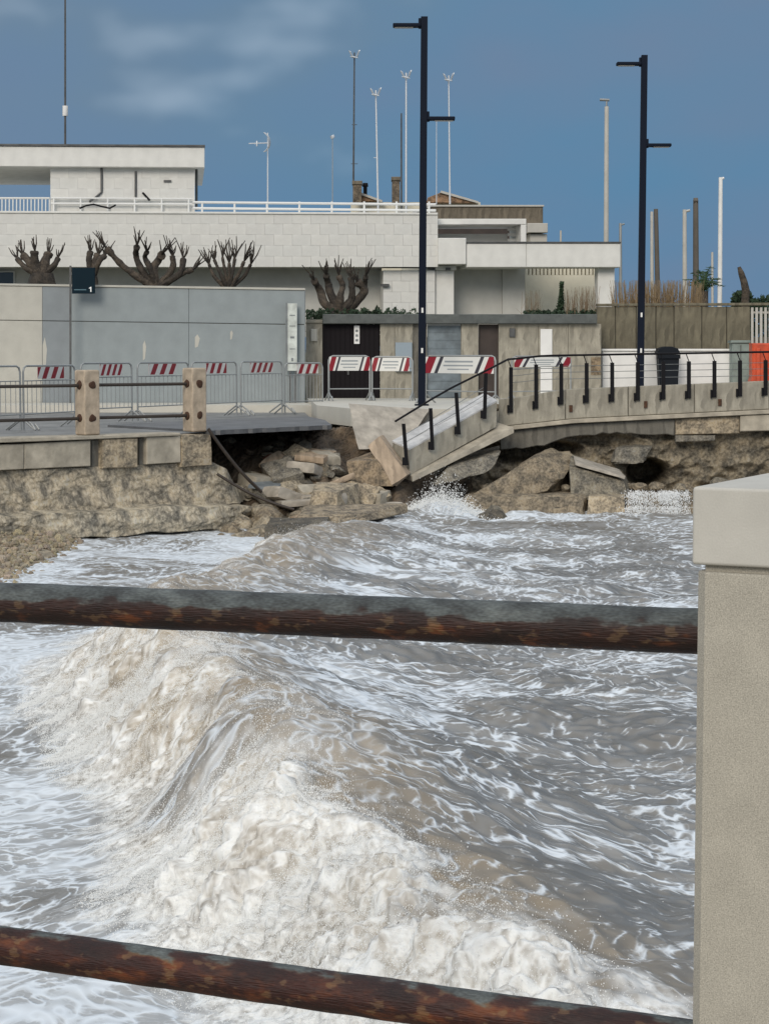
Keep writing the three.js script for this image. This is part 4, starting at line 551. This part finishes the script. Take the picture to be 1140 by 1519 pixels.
// ------------------------------------------------------------------ right hand fence, low wall, bins
const FF = new Frame(885, 48, 1140, 48);
{
  const t = thing('panel_fence', 'brown stained concrete panel fence above the white low wall', 'fence', FF.base(1000, 0, 1.5));
  const xs = [884, 912, 943, 972, 999, 1040, 1077, 1112]; for (let i = 0; i < xs.length - 1; i++) part('panel', FF.box(xs[i] + .5, 455, xs[i + 1] - .5, 604, i % 2 ? .02 : 0, .16, { bevel: .01 }), M.fence, t);
  for (const x of xs.slice(1, -1)) part('joint_post', FF.box(x - 1.2, 454.5, x + 1.2, 604, .06, .18), M.concreteDark, t);
  part('rail', FF.prism([[884, 454.2], [1140, 453], [1140, 449], [884, 450.5]], -.03, .2, { bevel: .008 }), M.fence, t);
  const p = thing('slat_fence', 'pale upright slat fence right of the brown panels', 'fence', FF.base(1140, 0, 1.5)); for (let i = 0; i < 9; i++) part('slat', FF.box(1113 + i * 6.6, 456, 1116.8 + i * 6.6, 604, .02, .06, { bevel: .006 }), M.dirtyWhite, p); part('rail', FF.box(1112.5, 462, 1175, 465, .062, .1), M.dirtyWhite, p); part('backing', FF.box(1112.5, 500, 1175, 604, .102, .2), M.concreteDark, p);
  const w = thing('low_wall', 'bright white low wall in front of the brown panel fence', 'wall', FF.base(990, -.5, 1.8)); part('wall', FF.box(893, 521, 1088, 592, -.55, -.3, { bevel: .012 }), M.white, w); part('cap', FF.box(892, 517.5, 1089, 520.7, -.6, -.25, { bevel: .01 }), M.white, w);
  const b = thing('litter_bin', 'dark wheeled litter bin with lid standing before the white low wall', 'bin', FF.base(991, -1, 1.8)); part('body', FF.prism([[979, 592], [1004, 592], [1007, 526], [976, 526]], -1.2, -.75, { bevel: .02 }), M.bin, b); part('lid', FF.prism([[974, 525.5], [1009, 525.5], [1005, 517], [996, 514], [986, 514], [977, 517]], -1.26, -.7, { bevel: .015 }), M.bin, b); part('rim', FF.box(974.5, 526, 1008.5, 532, -1.25, -1.205, { bevel: .008 }), M.bin, b); for (const x of [980, 999]) part('wheel', (() => { const g = new THREE.CylinderGeometry(.09, .09, .06, 14); g.rotateZ(Math.PI / 2); const c = FF.base(x, -.7, 1.89); g.translate(c.x, c.y, c.z); return uvBox(g); })(), M.black, b);
  const c = thing('cabinet', 'grey green street cabinet between the white low wall and the red barrier', 'cabinet', FF.base(1098, -.8, 1.8)); part('body', FF.box(1085, 509, 1111, 592, -1, -.6, { bevel: .015 }), M.cabinet, c); part('roof', FF.box(1083.5, 505, 1112.5, 508.7, -1.05, -.55, { bevel: .01 }), M.cabinet, c); part('door_edge', FF.box(1097.4, 512, 1098.4, 590, -1.012, -1.002), M.galvDark, c);
  const rb = thing('plastic_barrier', 'red plastic water-filled road barrier at the end of the railing', 'barrier', FF.base(1135, -1.6, 1.8)); part('body', FF.prism([[1108, 594], [1176, 594], [1176, 580], [1168, 560], [1168, 509], [1115, 509], [1115, 560], [1108, 580]], -2, -1.55, { bevel: .03 }), M.redPlastic, rb); for (const x of [1124, 1142, 1160]) part('rib', FF.box(x - 3, 516, x + 3, 574, -2.05, -2.002, { bevel: .015 }), M.redPlastic, rb);
}
function palmThing() {
  const D = 62, b = V(planX(1043, D), 1.5, -D), t = thing('palm', 'small green palm rising behind the reeds', 'palm', b); const top = W(1042, 432, D); part('trunk', tube([b, b.clone().lerp(top, .5), top], [.16, .14, .15], 8, { wob: .2 }), M.barkLight, t); const r = rng(51);
  for (let i = 0; i < 22; i++) { const a = r() * 6.28, l = .6 + r() * .4, u = .1 + r() * .75; const end = top.clone().add(V(Math.cos(a) * l * (1.1 - u), u * l, Math.sin(a) * l * .6)), mid = top.clone().lerp(end, .55).add(V(0, .16, 0)); const gs = [tube([top, mid, end], [.02, .014, .005], 4, { caps: false })]; for (let k = 0; k < 12; k++) { const s = k / 12; const q = s < .5 ? top.clone().lerp(mid, s * 2) : mid.clone().lerp(end, s * 2 - 1); for (const sd of [-1, 1]) { const e = q.clone().add(V(Math.sin(a) * sd * .16 + (r() - .5) * .05, -.07 + r() * .1, Math.cos(a) * sd * .12)); gs.push(tube([q, e], [.012, .003], 3, { caps: false })); } } part('frond', mergeGeometries(gs), M.palm, t); }
}
palmThing();
{ const D = 64; const pts = [[1104, 446], [1105, 432], [1103, 418], [1098, 405], [1095, 396]].map(([x, y]) => W(x, y, D)); pts.unshift(V(pts[0].x, 1.5, -D)); one('dead_palm_trunk', 'bare curved dead palm trunk above the slat fence', 'trunk', tube(pts, [.14, .13, .13, .12, .1, .05], 10, { wob: .4, noise: 6 }), M.barkLight);
  const bush = (a, b, y, D, seed, label) => one('distant_bush', label, 'bush', leafCloud(2600, seed, r => { const t = r(), px = lerp(a, b, t), d = D + (r() - .5) * 2, k = Math.sqrt(Math.sin(Math.PI * t)); return V(planX(px, d), lerp(1.5, W(0, y + 10 * (1 - k) + 4 * n2(px * .2, seed), d).y, Math.pow(r(), .4)), -d); }, .09), M.conifer); bush(1082, 1112, 432, 66, 61, 'dark bush at the foot of the dead palm trunk'); bush(1110, 1190, 439, 68, 62, 'low dark bushes beyond the slat fence'); }

// ------------------------------------------------------------------ villa
const FH = new Frame(0, 55, 648, 56.2);
{
  const t = thing('villa', 'low white modernist villa with deep fascia band and rooftop storey', 'house', FH.base(330, 0, 1.5));
  const shared = new Map();
  const blocks = (x0, x1, rows, w, nm = 'block', bw = 27.3, back = .12) => {   // cladding blocks laid in bond, each with its own edges
    rows.forEach((y, j) => { if (j === rows.length - 1) return; const y1 = rows[j + 1]; let x = x0 - (j % 2 ? bw * .5 : 0); let k = 0; while (x < x1 - 2) { const a = Math.max(x, x0), b = Math.min(x + bw, x1); if (b - a > 3) { const A = FH.loc(a, y1, w), B = FH.loc(b, y, w); const key = (B.x - A.x).toFixed(1) + (B.y - A.y).toFixed(2); const W_ = B.x - A.x - .005, H_ = B.y - A.y - .005; const g = rbox(W_, H_, back, .002, 1, 1.6); const q = FH.m.clone(); g.translate((A.x + B.x) / 2, (A.y + B.y) / 2, -w - back / 2 - .004 * n2(a * .37, y * .61)); g.applyMatrix4(q); part(nm, g, M.block[Math.abs(Math.floor(n2(a * .713, y * .39) * 7.9 + 2)) % 4], t); } x += bw; k++; } });
  };
  blocks(-58, 649, [316, 332, 348, 364, 380, 396], 0, 'block', 27.3, .06);
  part('fascia_core', FH.box(-58, 316.6, 648.6, 395.4, .03, 1.2), M.joint, t);
  part('roof_slab', FH.lbox(FH.loc(-58, 316, 0).x, FH.loc(648, 316, 0).x, FH.loc(300, 316, 0).y - .5, FH.loc(300, 319, 0).y, 1.22, 11), M.greyPlaster, t);
  part('parapet_cap', FH.prism([[-58, 315.6], [649, 318.6], [649, 315.4], [-58, 312.6]], -.04, .5, { bevel: .008 }), M.plaster, t);
  part('recessed_wall', FH.box(-58, 392, 566, 500, 1.3, 1.6), M.greyPlaster, t);
  part('side_wall', FH.lbox(FH.loc(-58, 400, 0).x, FH.loc(-52, 400, 0).x, 1.5, FH.loc(0, 397, 0).y, .3, 1.78), M.greyPlaster, t);
  for (const [a, b] of [[-20, 22]]) { const wn = part('window', FH.box(a, 402, b, 452, 1.22, 1.298), M.whiteMetal, t); part('pane', FH.box(a + 2, 404, b - 2, 450, 1.2, 1.2195), M.glassDark, wn); }
  // white corner block and recess
  blocks(568, 645, [401, 417, 433, 449, 466, 500], .28, 'corner_block', 26, .1); part('corner_core', FH.box(568, 401, 645, 500, .31, 2.4), M.joint, t); part('corner_return', FH.box(645.6, 401, 673, 500, .4, 2.4, { bevel: .01 }), M.plaster, t); part('corner_cap', FH.box(645.6, 393.5, 676.5, 400.6, .3, 2.4, { bevel: .01 }), M.plaster, t);
  part('spotlight', FH.box(565, 421, 577, 425, .16, .275), M.galvDark, t); part('spotlight', FH.box(661, 397, 668, 401, .2, .295), M.galvDark, t);
  part('recess_wall', FH.box(673.5, 392, 744, 500, 1.4, 2.3), M.greyPlaster, t); part('recess_wall', FH.box(744.8, 392, 778, 500, 1.33, 2.3), M.greyPlaster, t);
  // canopy
  part('canopy', FH.box(649.6, 353, 691, 392, -.15, 3.2, { bevel: .015 }), M.plaster, t); part('canopy', FH.box(691.4, 361, 780, 396.5, -.08, 3.2, { bevel: .015 }), M.plaster, t); part('canopy', FH.box(780.3, 361, 919.5, 396.5, -.08, .95, { bevel: .015 }), M.plaster, t); part('canopy_edge', FH.box(691.4, 358.4, 920.5, 360.6, -.12, .95, { bevel: .006 }), M.galvDark, t);
  part('column', FH.box(886, 397, 911, 520, .25, .7, { bevel: .012 }), M.plaster, t);
  // upper storey behind the canopy
  part('balcony_frame', FH.box(648.8, 324.5, 780, 333, .6, 2.6, { bevel: .012 }), M.plaster, t); part('balcony_post', FH.box(772, 333.4, 780, 359, .6, 2.6, { bevel: .012 }), M.plaster, t); part('balcony_wall', FH.box(648.8, 347, 752, 361, 1.6, 1.8), M.greyPlaster, t); part('balcony_back', FH.box(648.8, 330, 775, 361, 4.2, 4.4), M.brownDoor, t); for (const y of [338, 346, 354]) part('balcony_rail', FH.box(752.5, y, 771.6, y + 4, 1.5, 1.56), M.plaster, t);
  // cream garden wall with a row of slots
  part('garden_wall', FH.box(778.5, 408, 884, 500, 3.0, 3.2), M.cream, t); part('slot_back', FH.box(778.5, 393, 884, 407.6, 3.3, 3.4), M.brownDoor, t); for (let i = 0; i < 19; i++) part('slot_fin', FH.box(779 + i * 5.6, 393, 782.6 + i * 5.6, 407.8, 3.0, 3.2), M.cream, t);
  // rooftop storey
  blocks(75, 289, [248.5, 264, 280, 296, 314], .62, 'rooftop_block', 27, .06); part('rooftop_core', FH.box(75.5, 248.5, 288.5, 318, .65, 5.5), M.joint, t);
  part('rooftop_slab', FH.prism([[-60, 246.5], [303.5, 248.5], [303.5, 218.2], [-60, 216.2]], .35, 6.5, { bevel: .015 }), M.plaster, t); part('rooftop_edge', FH.prism([[-60, 215.9], [304.2, 217.9], [304.2, 214.8], [-60, 212.8]], .3, 6.6, { bevel: .006 }), M.galvDark, t);
  part('downpipe', tube([FH.at(291.5, 249, .9), FH.at(291.5, 312, .9)], .035, 8), M.coping, t); part('vent_plate', FH.box(243, 267, 254, 270, .58, .615), M.galvDark, t); part('conduit', tube([FH.at(201.5, 254, 0.59), FH.at(201.5, 292, 0.59)], .03, 6), M.galvDark, t); part('conduit', tube([FH.at(151, 249, 0.59), FH.at(151, 285, 0.59), FH.at(141, 294, .55), FH.at(133, 299, .45)], .032, 6), M.galvDark, t);
  // roof terrace rails
  for (const y of [300.5, 309.3]) part('roof_rail', tube([FH.at(286, y - .3, .35), FH.at(646, y + 3, .35)], .036, 8), M.whiteMetal, t); for (let x = 300; x < 646; x += 48) part('roof_rail_post', tube([FH.at(x, 299, .35), FH.at(x, 318, .35)], .03, 8), M.whiteMetal, t);
  for (const y of [294, 302]) part('roof_rail', tube([FH.at(76, y, .5), FH.at(285, y + 1, .5)], .028, 8), M.whiteMetal, t); for (let x = 80; x < 290; x += 40) part('roof_rail_post', tube([FH.at(x, 294, .5), FH.at(x, 316, .5)], .026, 8), M.whiteMetal, t);
  part('terrace_rail', tube([FH.at(-58, 294, .6), FH.at(74, 294, .6)], .03, 8), M.whiteMetal, t); for (let x = -56; x < 74; x += 5.4) part('baluster', tube([FH.at(x, 294, .6), FH.at(x, 316, .6)], .018, 6), M.whiteMetal, t);
  const cs = [[118, 309], [128, 305], [139, 303], [150, 306], [163, 309], [172, 304]].map(([x, y]) => FH.at(x, y, .25)); part('cable_bundle', tube(cs, .026, 6, { wob: .3 }), M.black, t); part('roof_bar', tube([FH.at(212, 286, .58), FH.at(222, 297, .45)], .03, 6), M.black, t);
}
// stained flat roofed house behind the right wing, and the tiled house further back
{
  const FX = new Frame(640, 64, 810, 64.6); const t = thing('flat_roof_house', 'grey stained flat-roofed house rising behind the right wing of the villa', 'house', FX.base(720, 0, 1.5));
  part('roof_band', FX.box(640, 307, 805, 335, 0, 7, { bevel: .02 }), M.stained, t); part('wall', FX.box(642, 335.4, 800, 520, .6, 6.5), M.cream, t); part('parapet_cap', FX.box(639, 304, 806.5, 306.7, -.05, 7, { bevel: .01 }), M.dirtyWhite, t); part('balcony', FX.box(782, 331, 812, 345, -.6, 1, { bevel: .015 }), M.dirtyWhite, t); part('balcony', FX.box(786, 347, 811, 362, -.4, 1, { bevel: .015 }), M.dirtyWhite, t);
  const FY = new Frame(520, 74, 710, 74); const h = thing('tiled_roof_house', 'distant house with shallow terracotta tiled roof beyond the villa', 'house', FY.base(620, 0, 1.5));
  part('wall', FY.box(520, 300, 712, 480, 0, 6), M.cream, h);
  const roof = (pts, w0, w1) => part('roof', FY.prism(pts, w0, w1, { bevel: .03 }), M.roofTile, h); roof([[632, 301], [634, 293], [652, 286], [672, 290], [706, 301]], -.4, 6.4); roof([[533, 299.5], [536, 289], [562, 298.5]], -.4, 6); part('eave', FY.prism([[652, 285.6], [709, 301.6], [709, 298.5], [654, 282.6]], -.5, 6.5), M.dirtyWhite, h); part('eave', FY.prism([[534, 288.6], [566, 300], [567, 297], [536, 285.8]], -.5, 6.1), M.dirtyWhite, h);
  const ch = (x0, x1, y0, label) => { const c = thing('chimney', label, 'chimney', FY.base((x0 + x1) / 2, -.6, 7.6)); part('stack', FY.box(x0 + 1, y0 + 6, x1 - 1, 302, -1, -.5, { bevel: .01 }), M.brickChim, c); part('cap', FY.box(x0, y0, x1, y0 + 5.7, -1.05, -.45, { bevel: .02 }), M.stained, c); }; ch(522, 537, 268, 'squat brick chimney with a thin black flue beside it'); ch(580, 593.5, 262, 'taller brick chimney standing alone behind the roof rail');
  const fl = thing('flue_pipe', 'thin black capped flue next to the squat chimney', 'flue', FY.base(541.5, -.3, 7.6)); part('pipe', tube([FY.at(541.5, 300, -.3), FY.at(541.5, 277, -.3)], .07, 8), M.black, fl); part('cowl', tube([FY.at(541.5, 277, -.3), FY.at(541.5, 271.5, -.3)], [.11, .09], 8), M.black, fl);
}

// ------------------------------------------------------------------ aerials and poles
function aerial(px, yTop, yBot, D, label, { kind = 'corner', r = .022, m = M.galv, lean = 0, cross = [] } = {}) {
  const b = W(px + lean, yBot, D), tp = W(px, yTop, D), t = thing('tv_aerial', label, 'aerial', b); part('mast', tube([b, tp], [r * 1.1, r * .8], 6), m, t); const k = D / F;
  const el = (x0, y0, x1, y1, R = .012, z = 0, z2 = z) => tube([W(px + x0, yTop + y0, D + z), W(px + x1, yTop + y1, D + z2)], R, 5);
  if (kind === 'corner') { part('boom', el(-6, 6, 5, 8, .016, .1, -.5), M.alu, t); const g = []; for (let i = 0; i < 6; i++) { const a = i / 5; g.push(el(-8 + a * 4, -2 + a * 9, -8 + a * 4 + 3, -1 + a * 9, .012, .3, -.3), el(8 - a * 3, -3 + a * 9, 5 - a * 3, -2 + a * 9, .012, .3, -.3)); } g.push(el(-8, -3, -2, 8, .02), el(8, -4, 3, 8, .02)); part('reflector', mergeGeometries(g), M.alu, t); for (let i = 0; i < 4; i++) part('director', el(-4, 5 + i * .3, 4, 7 + i * .3, .01, -.1 - i * .12), M.alu, t); }
  if (kind === 'dish') { const g = []; for (let i = -5; i <= 5; i++) { const p = []; for (let j = 0; j <= 8; j++) { const a = lerp(-1.1, 1.1, j / 8); p.push(W(px - 12 + Math.cos(a) * 15 + i * .2, yTop + 14 + Math.sin(a) * 16, D + i * .06)); } g.push(tube(p, .01, 4, { caps: false })); } part('grid_dish', mergeGeometries(g), M.alu, t); part('feed_arm', el(-28, 16, 2, 15, .018), M.alu, t); part('feed', el(-16, 12, -16, 20, .025), M.alu, t); }
  if (kind === 'ball') part('head', el(-1, 0, 1, 4, .07), M.alu, t);
  for (const [dy, w] of cross) part('cross_arm', el(-w, dy, w, dy, .012), m, t);
  return t;
}
aerial(97, -40, 311, 56.4, 'very tall thin whip mast in front of the rooftop storey', { kind: 'none', r: .03, m: M.galvDark, cross: [[40 + 261, 11], [40 + 292, 13]] });
{ const s = thing('mast_joint', 'short white sleeve on the tall whip mast', 'sleeve', W(97, 172, 56.4)); part('sleeve', tube([W(97, 172, 56.4), W(97, 157, 56.4)], .075, 8), M.white, s); }
aerial(397, 197, 330, 62, 'white grid dish aerial standing alone above the roof rail', { kind: 'dish', m: M.alu });
aerial(493, 201, 330, 64, 'faint thin mast with a small round head', { kind: 'ball', r: .014, m: M.galv });
aerial(525.5, 78, 268, 73.5, 'tallest corner-reflector aerial rising from the squat chimney', { r: .032, m: M.galvDark, lean: -1.5, cross: [[107, 4], [165, 5]] });
aerial(557, 134, 331, 64, 'corner-reflector aerial with a pale mast, lower than its neighbours', { m: M.alu, r: .03, lean: 4, cross: [[100, 3]] });
aerial(602, 108, 331, 65, 'corner-reflector aerial on a pale mast just left of the near lamp', { m: M.alu, r: .032 });
aerial(595, 168, 331, 66, 'thin dark mast next to a pale aerial mast', { kind: 'none', r: .03, m: M.galvDark });
aerial(665, 112, 303, 68, 'corner-reflector aerial just right of the near lamp', { m: M.alu, r: .028, lean: 2 });
aerial(647, 180, 303, 70, 'hair-thin pale mast close to the near lamp', { kind: 'none', r: .014, m: M.alu });
function pole(px, yTop, D, r, m, label, { lean = 0, cap = 0, arm = 0 } = {}) { const b = V(planX(px + lean, D), 1.5, -D), tp = W(px, yTop, D); const t = thing('pole', label, 'pole', b); const p = []; for (let i = 0; i <= 6; i++) p.push(b.clone().lerp(tp, i / 6)); part('shaft', tube(p, p.map((_, i) => r * (1.15 - .3 * i / 6)), 8), m, t); if (cap) part('head', tube([W(px - cap, yTop + 1, D), W(px + cap, yTop + 1, D)], r * 1.1, 6), m, t); if (arm) part('arm', tube([W(px, yTop + 3, D), W(px + arm, yTop + 1, D)], r * .6, 6), m, t); return t; }
pole(899, 158, 70, .085, M.dirtyWhite, 'tall pale flagpole rising behind the white canopy', { lean: -2 }); { const D = 70; const t = thing('pole_lamp', 'small flat lamp head on top of the pale flagpole', 'lamp', W(896, 150, D)); part('head', tube([W(889, 148, D), W(903, 148.5, D)], .05, 6), M.galv, t); part('stem', tube([W(899, 149, D), W(899, 160, D)], .03, 6), M.galv, t); }
pole(919.5, 331, 75, .06, M.galv, 'short thin grey pole just past the white canopy end', { arm: 6 }); pole(966, 314, 80, .07, M.dirtyWhite, 'pale thin pole touching a dark wooden one', {}); pole(972, 310, 80, .1, M.woodPole, 'dark wooden pole leaning beside a thin pale one', { lean: 5 }); pole(1014.5, 311, 78, .09, M.dirtyWhite, 'pale grey pole with a short arm behind the reeds', { arm: 8 }); pole(1031, 297, 79, .12, M.woodPole, 'thick brown wooden pole above the green palm', { cap: 3 }); pole(1055.5, 374, 78, .05, M.dirtyWhite, 'short thin white pole right of the green palm', {}); pole(1068, 263, 66, .075, M.white, 'bright white tall pole right of the green palm', { lean: -3, arm: 5 }); pole(831, 342, 72, .04, M.dirtyWhite, 'tiny pale post above the white canopy', {});

// ------------------------------------------------------------------ pollarded trees
function limb(pts, D, r0, r1, seed, dz = .5) { const r = rng(seed), n = pts.length; const P = pts.map(([x, y], i) => W(x, y, D + (r() - .5) * dz * i / n)); const c = new THREE.CatmullRomCurve3(P), N = 5 * n; const q = c.getPoints(N); return [tube(q, q.map((_, i) => .62 * lerp(r0, r1, i / N) * (1 + .16 * n3(i * .9, seed, 1)) * (i > N - 3 ? 1.25 : 1)), 9, { wob: .28, noise: 5 }), P[n - 1], P]; }
function pollard(label, D, trunk, limbs, seed, twigN = 7, twigL = .34) {
  const b = V(planX(trunk[0], D), 1.55, -D), t = thing('pollarded_tree', label, 'tree', b, 'bare pollarded trees behind the walls'); const r = rng(seed);
  const top = W(trunk[0], trunk[1], D); part('trunk', tube([b, b.clone().lerp(top, .5).add(V(.03, 0, 0)), b.clone().lerp(top, .85), top], [trunk[2] * 1.15, trunk[2], trunk[2] * 1.05, trunk[2] * .8], 12, { wob: .3, noise: 4 }), M.bark, t);
  limbs.forEach(([pts, r0, r1], i) => { const [g, end, P] = limb([[trunk[0], trunk[1] + 4], ...pts], D, r0, r1, seed + i); const l = part('limb', g, i % 2 ? M.bark : M.barkLight, t); const gs = []; const dir = end.clone().sub(P[P.length - 2]).normalize(); for (let k = 0; k < twigN; k++) { const d = dir.clone().multiplyScalar(.8).add(V((r() - .5) * 1.5, .35 + r() * .4, (r() - .5) * 1.3)).normalize(), L = twigL * (.5 + r() * .9); const m1 = end.clone().addScaledVector(d, L * .5).add(V((r() - .5) * .06, .02, 0)); gs.push(tube([end.clone().addScaledVector(d, -.03), m1, end.clone().addScaledVector(d, L).add(V(0, .06, 0))], [.02, .016, .009], 5)); } part('twigs', mergeGeometries(gs), M.bark, l); });
}
pollard('squat bare pollarded tree left of the navy sign with thick horizontal limbs', 48.2, [62, 405, .36], [[[[45, 390], [34, 378]], .22, .12], [[[52, 388], [52, 372]], .2, .13], [[[68, 388], [72, 376]], .24, .14], [[[80, 394], [86, 383]], .16, .09], [[[40, 398], [26, 384]], .16, .08]], 71, 6, .28);
pollard('wide bare pollarded tree with spreading limbs right of the navy sign', 48.3, [232, 424, .3], [[[[200, 408], [180, 392], [158, 368]], .16, .1], [[[210, 400], [202, 380], [203, 366]], .15, .1], [[[228, 398], [236, 384], [240, 378]], .17, .13], [[[222, 396], [215, 382], [218, 374]], .13, .08], [[[256, 398], [256, 380]], .15, .1], [[[268, 404], [272, 384]], .15, .09], [[[262, 410], [286, 400]], .14, .08]], 72, 7, .36);
pollard('knobbly bare pollarded stump directly behind the navy sign', 48.6, [136, 410, .2], [[[[140, 392], [146, 378]], .16, .12], [[[132, 388], [134, 374]], .13, .1], [[[148, 386], [155, 380]], .13, .1]], 73, 7, .3);
pollard('bushy bare pollarded tree with many upright shoots, left of the info pylon', 48.4, [338, 427, .26], [[[[318, 410], [310, 392]], .1, .05], [[[326, 404], [318, 386]], .09, .05], [[[334, 404], [330, 382]], .08, .05], [[[345, 404], [348, 384]], .09, .05], [[[354, 406], [362, 388]], .1, .06], [[[362, 410], [372, 392]], .09, .05], [[[340, 408], [340, 390]], .08, .05]], 74, 7, .36);
pollard('bare pollarded tree with a thick trunk standing above the black gate', 48.2, [503, 462, .34], [[[[482, 450], [474, 430], [466, 416]], .2, .11], [[[492, 440], [486, 420], [484, 408]], .2, .1], [[[504, 440], [508, 424], [502, 408]], .17, .09], [[[520, 446], [522, 424], [520, 412]], .18, .1], [[[530, 446], [540, 430], [530, 418]], .2, .14], [[[536, 440], [541, 424], [542, 410]], .14, .08]], 75, 7, .32);

renderer.render(scene, camera);
